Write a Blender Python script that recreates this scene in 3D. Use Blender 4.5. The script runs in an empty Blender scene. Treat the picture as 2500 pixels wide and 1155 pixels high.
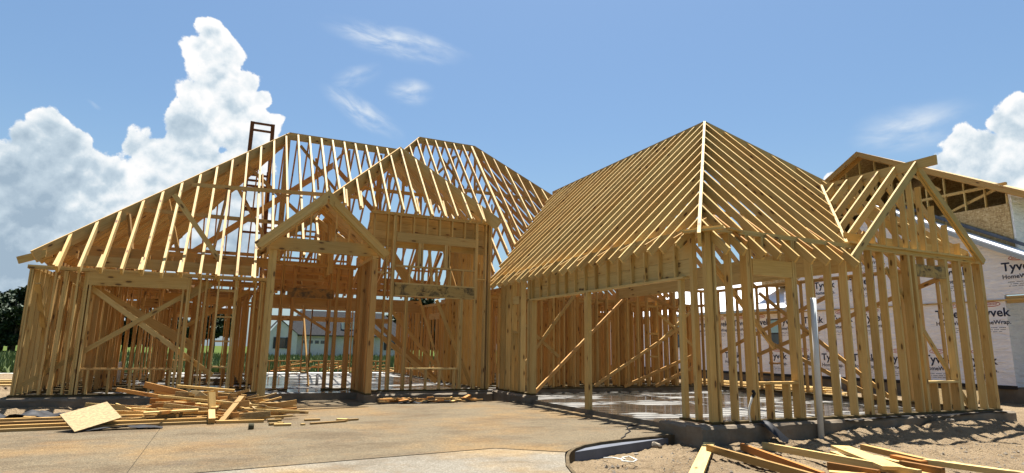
import bpy, bmesh, math, random
import numpy as np
from mathutils import Vector, Matrix, noise
R = random.Random(7)
rad = math.radians
sc = bpy.context.scene

# ------------------------------------------------------------------ camera
CAM = Vector((0.0, 0.0, 1.09))
RT = Vector((0.90554, -0.42400, 0.01502)); UP = Vector((-0.0910, -0.1590, 0.9830)); FW = Vector((0.41624, 0.89064, 0.18297))
FW.normalize(); RT = (RT - FW * RT.dot(FW)).normalized(); UP = RT.cross(FW).normalized()
cam_d = bpy.data.cameras.new("camera"); cam = bpy.data.objects.new("camera", cam_d); sc.collection.objects.link(cam)
cam_d.sensor_width = 36.0; cam_d.lens = 1477.06 / 2500 * 36; cam_d.clip_start = 0.05; cam_d.clip_end = 3000
cam.matrix_world = Matrix(((RT.x, UP.x, -FW.x, CAM.x), (RT.y, UP.y, -FW.y, CAM.y), (RT.z, UP.z, -FW.z, CAM.z), (0, 0, 0, 1)))
sc.camera = cam

# ------------------------------------------------------------------ sun, exposure
SUN = Vector((0.13, 0.21, 0.97)).normalized()          # direction towards the sun: high, behind the house
SUN_EL = math.asin(SUN.z); SUN_ROT = math.atan2(SUN.x, SUN.y)
sl = bpy.data.lights.new("sun", 'SUN'); sl.energy = 5.0; sl.angle = rad(0.53); sl.color = (1.0, 0.97, 0.92)
so = bpy.data.objects.new("sun", sl); sc.collection.objects.link(so)
so.rotation_euler = SUN.to_track_quat('Z', 'Y').to_euler(); so.location = (0, 0, 60)
sc.view_settings.view_transform = 'Standard'; sc.view_settings.look = 'None'
sc.view_settings.exposure = 1.55; sc.view_settings.gamma = 1.0
sc.view_settings.use_curve_mapping = False
sc.render.engine = 'CYCLES'
sc.cycles.max_bounces = 6; sc.cycles.diffuse_bounces = 4; sc.cycles.glossy_bounces = 3
sc.cycles.use_denoising = True

# ------------------------------------------------------------------ node helpers
class NT:
    def __init__(s, tree): s.t = tree
    def n(s, typ, **kw):
        nd = s.t.nodes.new(typ)
        for k, v in kw.items(): setattr(nd, k, v)
        return nd
    def put(s, sock, v):
        if v is None: return
        if isinstance(v, bpy.types.NodeSocket): s.t.links.new(v, sock)
        elif isinstance(v, (tuple, list)) and len(v) == 3 and sock.type == 'RGBA': sock.default_value = (*v, 1)
        else: sock.default_value = v
    def m(s, op, a, b=None, c=None, clamp=False):
        nd = s.n('ShaderNodeMath', operation=op, use_clamp=clamp)
        for i, v in enumerate((a, b, c)): s.put(nd.inputs[i], v)
        return nd.outputs[0]
    def v(s, op, a, b=None, out=0):
        nd = s.n('ShaderNodeVectorMath', operation=op); s.put(nd.inputs[0], a)
        if b is not None:
            if op == 'SCALE': s.put(nd.inputs[3], b)
            else: s.put(nd.inputs[1], b)
        return nd.outputs[1] if op in ('DISTANCE', 'DOT_PRODUCT', 'LENGTH') else nd.outputs[0]
    def noise(s, vec, scale, detail=4, rough=.55, dist=0, out=0):
        nd = s.n('ShaderNodeTexNoise'); s.put(nd.inputs['Vector'], vec)
        nd.inputs['Scale'].default_value = scale; nd.inputs['Detail'].default_value = detail
        nd.inputs['Roughness'].default_value = rough; nd.inputs['Distortion'].default_value = dist
        return nd.outputs[out]
    def vor(s, vec, scale, feature='F1', detail=0, rand=1, out='Distance'):
        nd = s.n('ShaderNodeTexVoronoi', feature=feature); s.put(nd.inputs['Vector'], vec)
        nd.inputs['Scale'].default_value = scale; nd.inputs['Randomness'].default_value = rand
        if 'Detail' in nd.inputs: nd.inputs['Detail'].default_value = detail
        return nd.outputs[out]
    def mapr(s, x, a, b, c=0, d=1, smooth=True):
        nd = s.n('ShaderNodeMapRange'); nd.interpolation_type = 'SMOOTHSTEP' if smooth else 'LINEAR'
        s.put(nd.inputs[0], x)
        for i, q in enumerate((a, b, c, d)): nd.inputs[i + 1].default_value = q
        return nd.outputs[0]
    def ramp(s, x, stops):
        nd = s.n('ShaderNodeValToRGB'); s.put(nd.inputs[0], x); e = nd.color_ramp.elements
        while len(e) < len(stops): e.new(.5)
        for q, (p, c) in zip(e, stops): q.position = p; q.color = (*c, 1)
        return nd.outputs[0]
    def mix(s, f, a, b, bt='MIX'):
        nd = s.n('ShaderNodeMix', data_type='RGBA', blend_type=bt)
        s.put(nd.inputs[0], f); s.put(nd.inputs[6], a); s.put(nd.inputs[7], b)
        return nd.outputs[2]
    def xyz(s, x, y, z):
        nd = s.n('ShaderNodeCombineXYZ')
        for i, v in enumerate((x, y, z)): s.put(nd.inputs[i], v)
        return nd.outputs[0]
    def bump(s, h, strength, dist):
        nd = s.n('ShaderNodeBump'); s.put(nd.inputs['Height'], h)
        nd.inputs['Strength'].default_value = strength; nd.inputs['Distance'].default_value = dist
        return nd.outputs[0]

# ------------------------------------------------------------------ world: sky with cumulus
world = bpy.data.worlds.new("World"); sc.world = world; world.use_nodes = True
wt = world.node_tree; wt.nodes.clear(); W = NT(wt)
WS = 0.050
out = W.n('ShaderNodeOutputWorld'); bg = W.n('ShaderNodeBackground'); bg.inputs[1].default_value = WS
wt.links.new(bg.outputs[0], out.inputs[0])
sky = W.n('ShaderNodeTexSky', sky_type='NISHITA'); sky.sun_disc = False
sky.sun_elevation = SUN_EL; sky.sun_rotation = SUN_ROT; sky.air_density = 1.25; sky.dust_density = 1.6; sky.ozone_density = 2.2; sky.altitude = 20
D0 = W.n('ShaderNodeTexCoord').outputs['Generated']
z0 = W.n('ShaderNodeSeparateXYZ'); wt.links.new(D0, z0.inputs[0])
haze = W.mapr(z0.outputs[2], 0.0, .36, .55, 0.0)
base = W.mix(1.0, sky.outputs[0], (.70, .835, .92), 'MULTIPLY')
wt.links.new(W.mix(W.m('MULTIPLY', haze, .75), base, tuple(q / WS * .28 for q in (.60, .80, .95))), bg.inputs[0])
# clouds: three stretches of a distant sky dome, clear where there is no cloud
CL = [(-0.053,0.900,0.432,0.0244),(-0.061,0.911,0.407,0.0300),(-0.029,0.912,0.409,0.0279),(-0.037,0.926,0.375,0.0477),(-0.005,0.922,0.386,0.0240),(-0.067,0.934,0.350,0.0342),(-0.023,0.941,0.339,0.0545),(0.019,0.931,0.366,0.0187),(-0.079,0.945,0.317,0.0330),(0.011,0.943,0.333,0.0340),(-0.067,0.954,0.292,0.0561),(0.004,0.955,0.297,0.0471),(0.031,0.946,0.323,0.0214),(-0.099,0.963,0.252,0.0577),(-0.138,0.954,0.267,0.0190),(-0.019,0.970,0.241,0.0762),(-0.230,0.934,0.275,0.0278),(-0.253,0.935,0.249,0.0290),(-0.208,0.942,0.264,0.0255),(-0.231,0.944,0.236,0.0506),(-0.261,0.943,0.207,0.0513),(-0.192,0.957,0.220,0.0428),(-0.155,0.964,0.218,0.0365),(-0.230,0.959,0.165,0.0730),(-0.160,0.973,0.164,0.0733),(-0.265,0.958,0.108,0.0793),(-0.083,0.979,0.185,0.0842),(-0.005,0.989,0.146,0.0831),(-0.179,0.980,0.085,0.1029),(-0.315,0.931,0.186,0.0700),(-0.355,0.924,0.144,0.0829),(0.874,0.377,0.307,0.0245),(0.872,0.396,0.289,0.0251),(0.885,0.388,0.259,0.0490),(0.867,0.419,0.269,0.0244),(0.855,0.439,0.275,0.0250),(0.878,0.420,0.229,0.0577),(0.853,0.458,0.250,0.0236),(0.896,0.345,0.279,0.0504),(0.921,0.324,0.215,0.0798),(0.906,0.375,0.195,0.0647),(0.782,0.572,0.249,0.0145),(0.776,0.586,0.233,0.0169)]
def cloud_patch(blobs, wisps, az, el):
    mt = bpy.data.materials.new("sky_clouds"); mt.use_nodes = True; t = mt.node_tree; t.nodes.clear(); W = NT(t)
    D0 = W.v('NORMALIZE', W.n('ShaderNodeNewGeometry').outputs['Position'])
    w = W.v('SUBTRACT', W.noise(D0, 9, 3, .5, out=1), (.5, .5, .5))
    P0 = W.v('ADD', D0, W.v('SCALE', w, .03))
    def billow(p):
        a = W.vor(p, 27); b = W.vor(p, 66); c = W.noise(p, 30, 8, .66)
        return W.m('ADD', W.m('ADD', W.m('MULTIPLY', a, -.62), W.m('MULTIPLY', b, -.26)), W.m('MULTIPLY', c, 1.0))
    mask = None; col = (.9, .9, .9)
    if blobs:
        acc = None
        for (x, y, z, r) in blobs:
            d = W.m('MULTIPLY_ADD', W.v('DISTANCE', P0, (x, y, z)), -1 / r, 1.0)
            acc = d if acc is None else W.m('SMOOTH_MAX', acc, d, .12)
        H1 = billow(P0); H2 = billow(W.v('ADD', P0, tuple(Vector((-0.30, 0.05, 0.95)).normalized() * .0105)))
        field = W.m('ADD', W.m('MULTIPLY', acc, 1.0), W.m('MULTIPLY_ADD', H1, 1.0, -.06))
        mask = W.mapr(field, 0.0, .15)
        zz = W.n('ShaderNodeSeparateXYZ'); W.put(zz.inputs[0], D0)
        lit = W.m('MULTIPLY_ADD', W.m('SUBTRACT', H1, H2), .95, .95)
        lit = W.m('SUBTRACT', lit, W.m('MULTIPLY', W.mapr(acc, .02, .8), .34))
        lit = W.m('ADD', lit, W.m('MULTIPLY_ADD', W.noise(D0, 9.0, 3, .5), 1.9, -.95))
        lit = W.m('ADD', lit, W.mapr(zz.outputs[2], .10, .36, -.48, .22, False), clamp=True)
        col = W.ramp(lit, ((0.0, (.36, .47, .58)), (.45, (.56, .67, .76)), (.75, (.82, .88, .92)), (1.0, (1.0, 1.0, 1.0))))
        col = W.v('SCALE', col, .345)
    ws = None
    for (c, ax, la, lb, amt, sc_) in wisps:
        c = Vector(c).normalized(); a = Vector(ax); a = (a - c * a.dot(c)).normalized(); b = c.cross(a)
        q = W.v('SUBTRACT', P0, tuple(c)); u = W.v('DOT_PRODUCT', q, tuple(a)); v = W.v('DOT_PRODUCT', q, tuple(b))
        g = W.m('SQRT', W.m('ADD', W.m('POWER', W.m('MULTIPLY', u, 1 / la), 2), W.m('POWER', W.m('MULTIPLY', v, 1 / lb), 2)))
        st = W.noise(W.xyz(W.m('MULTIPLY', u, .30), v, 0), sc_ * .55, 6, .58, .35)
        g = W.m('MULTIPLY', W.m('MULTIPLY', W.mapr(g, 1.0, .0), W.mapr(st, .30, .74)), amt * .85, clamp=True)
        ws = g if ws is None else W.m('MAXIMUM', ws, g)
    if ws is not None:
        wc = tuple(q * .32 for q in (.86, .93, 1.0))
        if mask is None: mask, col = ws, wc
        else: col = W.mix(mask, wc, col); mask = W.m('MAXIMUM', mask, ws)
    em = W.n('ShaderNodeEmission'); W.put(em.inputs[0], col); em.inputs[1].default_value = 1.0
    tr = W.n('ShaderNodeBsdfTransparent'); mx = W.n('ShaderNodeMixShader'); o = W.n('ShaderNodeOutputMaterial')
    W.put(mx.inputs[0], mask); t.links.new(tr.outputs[0], mx.inputs[1]); t.links.new(em.outputs[0], mx.inputs[2]); t.links.new(mx.outputs[0], o.inputs[0])
    mt.cycles.emission_sampling = 'NONE'
    n, k = 24, 10; V = []
    for j in range(k + 1):
        e = rad(el[0] + (el[1] - el[0]) * j / k)
        for i in range(n + 1):
            a = rad(az[0] + (az[1] - az[0]) * i / n); V.append((1500 * math.sin(a) * math.cos(e), 1500 * math.cos(a) * math.cos(e), 1500 * math.sin(e)))
    me = bpy.data.meshes.new("sky"); me.from_pydata(V, [], [(j * (n + 1) + i, j * (n + 1) + i + 1, (j + 1) * (n + 1) + i + 1, (j + 1) * (n + 1) + i) for j in range(k) for i in range(n)])
    me.materials.append(mt); so_ = bpy.data.objects.new("sky", me); sc.collection.objects.link(so_); so_['kind'] = 'structure'; return so_
WISP = (((.195, .862, .468), (.06, -.02, -.012), .125, .034, 1.15, 95), ((.245, .850, .470), (.06, -.02, -.016), .085, .018, .9, 110),
        ((.165, .917, .362), (.06, -.01, -.035), .082, .026, 1.1, 120), ((.232, .888, .398), (.06, -.02, .004), .045, .026, 1.2, 80), ((.15, .90, .41), (.05, 0, .03), .05, .02, .55, 110))
cloud_patch(CL[:31], (((-.185, .93, .317), (.05, 0, -.03), .012, .004, .5, 80),), (-34, 4.5), (-.5, 29))['label'] = "tall white cumulus clouds with grey bases rising over the roof"
cloud_patch([], WISP, (4.5, 27), (16, 33))['label'] = "thin white cirrus wisps in the blue sky above the roof"
cloud_patch(CL[31:], (((.822, .480, .305), (.05, -.06, .006), .085, .040, 1.15, 55),), (46, 86), (-.5, 24))['label'] = "bright cumulus cloud rising behind the wrapped building"

# ------------------------------------------------------------------ materials
def new_mat(name):
    m = bpy.data.materials.new(name); m.use_nodes = True; t = m.node_tree; t.nodes.clear(); N = NT(t)
    o = N.n('ShaderNodeOutputMaterial'); b = N.n('ShaderNodeBsdfPrincipled'); t.links.new(b.outputs[0], o.inputs[0])
    return m, N, b
def flat(name, col, rough=.6, spec=.3, var=.12, scale=3, metal=0, bump=0):
    m, N, b = new_mat(name); p = N.n('ShaderNodeTexCoord').outputs['Object']
    k = N.noise(p, scale, 6, .6)
    c = N.mix(N.mapr(k, .3, .7), tuple(q * (1 - var) for q in col), tuple(min(1, q * (1 + var)) for q in col))
    N.put(b.inputs['Base Color'], c); b.inputs['Roughness'].default_value = rough; b.inputs['Specular IOR Level'].default_value = spec
    b.inputs['Metallic'].default_value = metal
    if bump: N.put(b.inputs['Normal'], N.bump(N.noise(p, scale * 12, 4), bump, .01))
    return m
def lumber_mat():
    m, N, b = new_mat("pine_lumber")
    uv = N.n('ShaderNodeUVMap').outputs[0]
    ra = N.n('ShaderNodeAttribute', attribute_name='rnd').outputs['Fac']; tn = N.n('ShaderNodeAttribute', attribute_name='tone').outputs['Fac']
    sp = N.n('ShaderNodeSeparateXYZ'); N.put(sp.inputs[0], uv); u, v = sp.outputs[0], sp.outputs[1]
    off = N.m('MULTIPLY', ra, 91.7)
    p = N.xyz(N.m('ADD', N.m('MULTIPLY', u, .55), off), N.m('MULTIPLY', v, 9.0), off)
    g1 = N.noise(p, 2.2, 6, .62, 1.2)
    g2 = N.noise(N.xyz(N.m('MULTIPLY', u, 1.1), N.m('MULTIPLY', v, 60.0), off), 1.6, 3, .5)
    grain = N.m('ADD', N.m('MULTIPLY', g1, .65), N.m('MULTIPLY', g2, .35))
    col = N.ramp(grain, ((.22, (.328, .208, .068)), (.42, (.470, .332, .128)), (.60, (.545, .404, .170)), (.8, (.595, .465, .228))))
    tint = N.ramp(ra, ((0.0, (.70, .60, .48)), (.18, (1.0, .98, .95)), (.36, (.88, .76, .58)), (.52, (1.10, 1.10, 1.12)), (.68, (.94, .80, .62)), (.84, (1.02, .95, .88)), (1.0, (.78, .70, .58))))
    tint.node.color_ramp.interpolation = 'LINEAR'
    col = N.mix(1.0, col, tint, 'MULTIPLY')
    col = N.mix(tn, col, N.mix(1.0, col, (.76, .52, .36), 'MULTIPLY'))  # tone: redder boards, and the interior's shade painted into inner framing
    kn = N.vor(N.xyz(N.m('ADD', N.m('MULTIPLY', u, 2.3), off), N.m('ADD', N.m('MULTIPLY', v, 6.5), off), 0), 1.0, 'F1', 0, 1)
    km = N.mapr(kn, .11, .17, 1, 0); kh = N.mapr(kn, .10, .34, .4, 0)
    col = N.mix(kh, col, N.mix(1.0, col, (.72, .52, .32), 'MULTIPLY'))
    col = N.mix(N.m('MULTIPLY', km, .85), col, (.075, .036, .014))
    dirt = N.mapr(N.noise(N.xyz(N.m('ADD', u, off), v, off), 1.3, 5, .6), .52, .78, 0, .30)
    col = N.mix(dirt, col, N.mix(1.0, col, (.62, .58, .55), 'MULTIPLY'))
    N.put(b.inputs['Base Color'], col); b.inputs['Roughness'].default_value = .66; b.inputs['Specular IOR Level'].default_value = .25
    N.put(b.inputs['Normal'], N.bump(grain, .25, .004))
    return m
M = {}
M['wood'] = lumber_mat()
def tinted_lumber(name, mul, extra=None):
    m = M['wood'].copy(); m.name = name; t = m.node_tree; N = NT(t)
    b = next(n for n in t.nodes if n.type == 'BSDF_PRINCIPLED'); src = b.inputs['Base Color'].links[0].from_socket
    c = N.mix(1.0, src, mul, 'MULTIPLY')
    if extra:
        uv = N.n('ShaderNodeUVMap').outputs[0]
        k = N.mapr(N.noise(uv, 3.5, 6, .7, .8), .42, .62, 0, .88)
        c = N.mix(k, c, extra)
    N.put(b.inputs['Base Color'], c); return m
M['treated'] = tinted_lumber("treated_sill_lumber", (.16, .155, .11))
M['stained'] = tinted_lumber("mould_stained_lumber", (.78, .76, .68), (.045, .038, .026))
M['shadewood'] = tinted_lumber("shade_dark_lumber", (.36, .27, .25))  # chimney lumber: its backlit shade is put into the colour
M['oldwood'] = tinted_lumber("weathered_lumber", (.58, .55, .52))
M['orange'] = tinted_lumber("orange_lumber", (.98, .74, .56))
def osb_mat():
    m, N, b = new_mat("oriented_strand_board"); uv = N.n('ShaderNodeUVMap').outputs[0]
    w = N.v('ADD', uv, N.v('SCALE', N.noise(uv, 6, 3, .5, out=1), .06))
    c1 = N.vor(N.v('MULTIPLY', w, (14, 34, 1)), 1, 'F1', 0, 1, 'Color'); s1 = N.n('ShaderNodeSeparateColor'); N.put(s1.inputs[0], c1)
    c2 = N.vor(N.v('MULTIPLY', w, (30, 12, 1)), 1, 'F1', 0, 1, 'Color'); s2_ = N.n('ShaderNodeSeparateColor'); N.put(s2_.inputs[0], c2)
    k = N.m('ADD', N.m('MULTIPLY', s1.outputs[0], .6), N.m('MULTIPLY', s2_.outputs[1], .4))
    col = N.ramp(k, ((0, (.20, .115, .036)), (.4, (.33, .205, .075)), (.7, (.43, .29, .125)), (1, (.52, .385, .195))))
    N.put(b.inputs['Base Color'], col); b.inputs['Roughness'].default_value = .7
    N.put(b.inputs['Normal'], N.bump(k, .35, .004)); return m
M['osb'] = osb_mat()
def pale_board():
    m, N, b = new_mat("pale_sheathing"); uv = N.n('ShaderNodeUVMap').outputs[0]
    k = N.noise(N.v('MULTIPLY', uv, (16, 36, 1)), 1, 4, .75); q = N.noise(uv, 2.5, 5, .6)
    col = N.mix(N.mapr(k, .3, .7), (.165, .100, .033), (.33, .230, .090)); col = N.mix(N.mapr(q, .4, .75, 0, .4), col, (.22, .138, .047))
    N.put(b.inputs['Base Color'], col); b.inputs['Roughness'].default_value = .75; N.put(b.inputs['Normal'], N.bump(k, .3, .003)); return m
M['sheet'] = pale_board()
def wrap_mat():
    m, N, b = new_mat("white_house_wrap"); p = N.n('ShaderNodeTexCoord').outputs['Object']
    w = N.noise(N.v('MULTIPLY', p, (1, 1.0, 2.6)), 1.8, 6, .62, 1.4); f = N.noise(p, 60, 3, .6)
    st = N.noise(N.v('MULTIPLY', p, (1, .6, 7)), 2.4, 4, .6, .8)
    col = N.mix(N.mapr(w, .3, .7), (.80, .765, .765), (.90, .875, .87))
    N.put(b.inputs['Base Color'], col); b.inputs['Roughness'].default_value = .5
    N.put(b.inputs['Normal'], N.bump(N.m('ADD', N.m('ADD', w, N.m('MULTIPLY', st, .6)), N.m('MULTIPLY', f, .03)), .9, .09)); return m
M['wrap'] = wrap_mat()
M['tape'] = flat("white_seam_tape", (.72, .71, .72), .35, .4, .05, 3)
def driveway_mat(name, a, bcol, c):
    m, N, b = new_mat(name); p = N.n('ShaderNodeNewGeometry').outputs['Position']
    peb = N.vor(p, 85, 'F1', 0, 1, 'Color'); sp = N.n('ShaderNodeSeparateColor'); N.put(sp.inputs[0], peb)
    pd = N.vor(p, 85, 'F1', 0, 1)
    col = N.ramp(sp.outputs[0], ((0, a), (.5, bcol), (.90, c), (1, tuple(min(.8, q * 1.35) for q in c))))
    st = N.noise(N.v('MULTIPLY', p, (.75, 1.35, 1)), .9, 8, .72, .2)
    col = N.mix(N.mapr(st, .42, .68, 0, .72), col, N.mix(1.0, col, (.52, .42, .29), 'MULTIPLY'))
    st2 = N.noise(N.v('MULTIPLY', p, (1, 1, 1)), .42, 5, .6)
    col = N.mix(N.mapr(st2, .46, .66, 0, .9), col, N.mix(1.0, col, (1.42, 1.14, .74), 'MULTIPLY'))
    dust = N.mapr(N.noise(p, 2.3, 8, .7), .50, .74, 0, .55)
    col = N.mix(dust, col, (.145, .088, .038))
    damp = N.mapr(N.noise(N.v('MULTIPLY', p, (.7, 1.6, 1)), 1.7, 5, .6), .60, .70, 0, 1)
    col = N.mix(N.m('MULTIPLY', damp, .38), col, N.mix(1.0, col, (.5, .42, .33), 'MULTIPLY'))
    N.put(b.inputs['Base Color'], col); N.put(b.inputs['Roughness'], N.m('MULTIPLY_ADD', damp, -.25, .88)); b.inputs['Specular IOR Level'].default_value = .3
    N.put(b.inputs['Normal'], N.bump(N.m('ADD', pd, N.m('MULTIPLY', N.noise(p, 18, 4), .5)), .55, .008)); return m
M['drive'] = driveway_mat("exposed_aggregate_concrete", (.070, .052, .028), (.104, .078, .042), (.140, .107, .062))
M['drive2'] = driveway_mat("clean_aggregate_concrete", (.108, .092, .066), (.146, .127, .095), (.188, .166, .129))
def slab_mat():
    m, N, b = new_mat("wet_slab_concrete"); p = N.n('ShaderNodeNewGeometry').outputs['Position']
    k = N.noise(p, 1.1, 8, .65); f = N.noise(p, 40, 4, .6)
    col = N.mix(N.mapr(k, .3, .7), (.125, .117, .100), (.20, .188, .165)); col = N.mix(N.mapr(f, .35, .7, 0, .3), col, (.14, .13, .11))
    wet = N.mapr(N.noise(N.v('MULTIPLY', p, (.8, 1.3, 1)), .55, 4, .55),   .43, .50)
    col = N.mix(wet, col, N.mix(1.0, col, (.45, .43, .40), 'MULTIPLY'))
    saw = N.mapr(N.noise(p, 3.1, 7, .7), .60, .74, 0, .5); col = N.mix(saw, col, (.26, .185, .09))
    N.put(b.inputs['Base Color'], col); N.put(b.inputs['Roughness'], N.m('MULTIPLY_ADD', wet, -.64, .72)); b.inputs['Specular IOR Level'].default_value = .5
    return m
M['slab'] = slab_mat()
def conc_mat():
    m, N, b = new_mat("rough_foundation_concrete"); p = N.n('ShaderNodeNewGeometry').outputs['Position']
    k = N.noise(p, 2.2, 8, .68); v = N.noise(N.v('MULTIPLY', p, (1, 1, 6)), 3, 5, .6)
    col = N.mix(N.mapr(k, .3, .7), (.105, .080, .050), (.185, .145, .098)); col = N.mix(N.mapr(v, .45, .75, 0, .7), col, (.135, .086, .044))
    N.put(b.inputs['Base Color'], col); b.inputs['Roughness'].default_value = .9
    N.put(b.inputs['Normal'], N.bump(N.noise(p, 25, 6, .65), .5, .012)); return m
M['conc'] = conc_mat()
def dirt_mat():
    m, N, b = new_mat("sandy_dirt"); p = N.n('ShaderNodeNewGeometry').outputs['Position']
    k = N.noise(p, .8, 8, .68); f = N.noise(p, 26, 6, .7); g = N.vor(p, 45, 'F1', 0, 1)
    col = N.mix(N.mapr(k, .32, .68), (.150, .103, .055), (.25, .180, .103))
    col = N.mix(N.mapr(f, .36, .66, .0, .7), col, (.29, .215, .132)); col = N.mix(N.mapr(N.noise(p, 4, 7, .72), .50, .70, 0, .7), col, (.088, .056, .030))
    N.put(b.inputs['Base Color'], col); b.inputs['Roughness'].default_value = .95; b.inputs['Specular IOR Level'].default_value = .15
    N.put(b.inputs['Normal'], N.bump(N.m('ADD', f, N.m('MULTIPLY', g, .6)), 1.0, .05)); return m
M['dirt'] = dirt_mat()
def grass_ground():
    m, N, b = new_mat("grass_field"); p = N.n('ShaderNodeNewGeometry').outputs['Position']
    k = N.noise(N.v('MULTIPLY', p, (1, .25, 1)), .35, 8, .7); f = N.noise(p, 3, 6, .7)
    col = N.mix(N.mapr(k, .3, .7), (.042, .064, .018), (.078, .100, .030)); col = N.mix(N.mapr(f, .5, .75, 0, .5), col, (.09, .094, .035))
    N.put(b.inputs['Base Color'], col); b.inputs['Roughness'].default_value = 1.0; b.inputs['Specular IOR Level'].default_value = 0
    N.put(b.inputs['Normal'], N.bump(f, .6, .2)); return m
M['grass'] = grass_ground()
def leaf_mat(name, a, c):
    m, N, b = new_mat(name); ra = N.n('ShaderNodeAttribute', attribute_name='rnd').outputs['Fac']
    N.put(b.inputs['Base Color'], N.mix(ra, a, c)); b.inputs['Roughness'].default_value = .6
    b.inputs['Specular IOR Level'].default_value = .25; return m
M['leaf'] = leaf_mat("tree_leaves", (.012, .023, .008), (.032, .050, .016))
M['blade'] = leaf_mat("grass_blades", (.066, .095, .026), (.155, .180, .060))
M['bark'] = flat("tree_bark", (.085, .062, .042), .9, .1, .3, 4)
M['white'] = flat("white_pvc", (.50, .50, .48), .35, .4, .06, 6)
M['black'] = flat("black_plastic_film", (.010, .010, .011), .6, .3, .3, 3)
M['flash'] = flat("grey_roofing_felt", (.10, .105, .12), .8, .2, .2, 2)
M['underlay'] = flat("white_roof_underlayment", (.74, .74, .76), .6, .3, .05, 1.2)
M['trim'] = flat("grey_metal_drip_edge", (.40, .43, .43), .4, .5, .06, 2, .4)
M['shingle'] = flat("grey_shingles", (.036, .036, .037), 1.0, .0, .22, 6, 0, .4)
M['siding'] = flat("white_board_siding", (.60, .57, .52), .6, .3, .06, 2)
M['brick_w'] = flat("white_painted_brick", (.55, .52, .47), .75, .2, .12, 9, 0, .3)
M['darkfr'] = flat("dark_window_frame", (.025, .025, .028), .4, .4, .1, 4)
M['glass'] = flat("dark_window_glass", (.05, .075, .085), .06, .8, .2, 2)
M['blue'] = flat("pale_sticker_film", (.28, .48, .52), .3, .5, .1, 2)
M['ink'] = flat("navy_print_ink", (.022, .028, .055), .6, .2, .1, 3)
M['red'] = flat("red_print_ink", (.42, .055, .035), .6, .2, .1, 3)
M['cyl'] = flat("dark_offcut_end", (.055, .050, .028), .8, .2, .3, 9)
M['edging'] = flat("dark_concrete_edge", (.090, .068, .042), 1.0, .0, .25, 6, 0, .4)  # dark brown for the driveway's edge strip
M['cardb'] = flat("cardboard_brown", (.36, .245, .13), .8, .2, .15, 5)
M['conduit'] = flat("pale_flexible_conduit", (.68, .66, .58), .5, .3, .1, 20)
M['lightconc'] = flat("pale_road_concrete", (.40, .38, .34), .9, .2, .08, .6)
M['rubble'] = flat("grey_rubble", (.24, .20, .15), .9, .2, .25, 9, 0, .5)

# ------------------------------------------------------------------ object helpers
COL = sc.collection
def tag(o, label=None, cat=None, group=None, kind=None):
    for k, v in (('label', label), ('category', cat), ('group', group), ('kind', kind)):
        if v: o[k] = v
    return o
def empty(name, loc=(0, 0, 0), parent=None):
    o = bpy.data.objects.new(name, None); o.location = loc; o.empty_display_size = .2; COL.objects.link(o)
    if parent: o.parent = parent
    return o
def link(name, me, parent=None):
    o = bpy.data.objects.new(name, me); COL.objects.link(o)
    if parent: o.parent = parent
    return o
FACES = ((0, 3, 2, 1), (4, 5, 6, 7), (0, 1, 5, 4), (1, 2, 6, 5), (2, 3, 7, 6), (3, 0, 4, 7))
REG = []        # every framing member: (object, verts)
def hexa(name, V, axis, parent, mat='wood', tone=0., rnd=None, reg=False):
    """eight corners (0-3 bottom ring, 4-7 top ring), grain along corner edge axis (pair of vertex ids)"""
    me = bpy.data.meshes.new(name); V = [Vector(v) for v in V]
    me.from_pydata([tuple(v) for v in V], [], FACES)
    g = (V[axis[1]] - V[axis[0]]).normalized(); uvl = me.uv_layers.new(name='UVMap').data
    i = 0
    for f in FACES:
        a, b_, c = V[f[0]], V[f[1]], V[f[2]]
        n = (b_ - a).cross(c - b_)
        n = n.normalized() if n.length > 1e-9 else Vector((0, 0, 1))
        w = n.cross(g)
        if w.length < .25: gg = (b_ - a).normalized(); w = n.cross(gg)
        else: gg = g; w.normalize()
        for q in f:
            uvl[i].uv = (V[q].dot(gg), V[q].dot(w) + .31 * (abs(n.x) > .7)); i += 1
    r = R.random() if rnd is None else rnd
    for k, v in (('rnd', r), ('tone', tone)):
        at = me.attributes.new(k, 'FLOAT', 'POINT'); at.data.foreach_set('value', [v] * 8)
    me.materials.append(M[mat]); me.validate(verbose=False)
    o = link(name, me, parent)
    if reg: REG.append(o)
    return o
def bx(name, par, x0, x1, y0, y1, z0, z1, tone=0., mat='wood', rnd=None, reg=True):
    V = [(x0, y0, z0), (x1, y0, z0), (x1, y1, z0), (x0, y1, z0), (x0, y0, z1), (x1, y0, z1), (x1, y1, z1), (x0, y1, z1)]
    d = (x1 - x0, y1 - y0, z1 - z0); k = d.index(max(d)); return hexa(name, V, ((0, 1), (0, 3), (0, 4))[k], par, mat, tone, rnd, reg)
def beam(name, par, p0, p1, w, d, tone=0., mat='wood', up=(0, 0, 1), reg=True, rnd=None):
    p0 = Vector(p0); p1 = Vector(p1); g = (p1 - p0).normalized(); s = g.cross(Vector(up))
    s = s.normalized() if s.length > 1e-4 else Vector((1, 0, 0)); u = s.cross(g).normalized()
    s = s * w / 2; u = u * d / 2
    return hexa(name, [p0 - s - u, p1 - s - u, p1 + s - u, p0 + s - u, p0 - s + u, p1 - s + u, p1 + s + u, p0 + s + u], (0, 1), par, mat, tone, rnd, reg)
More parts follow.
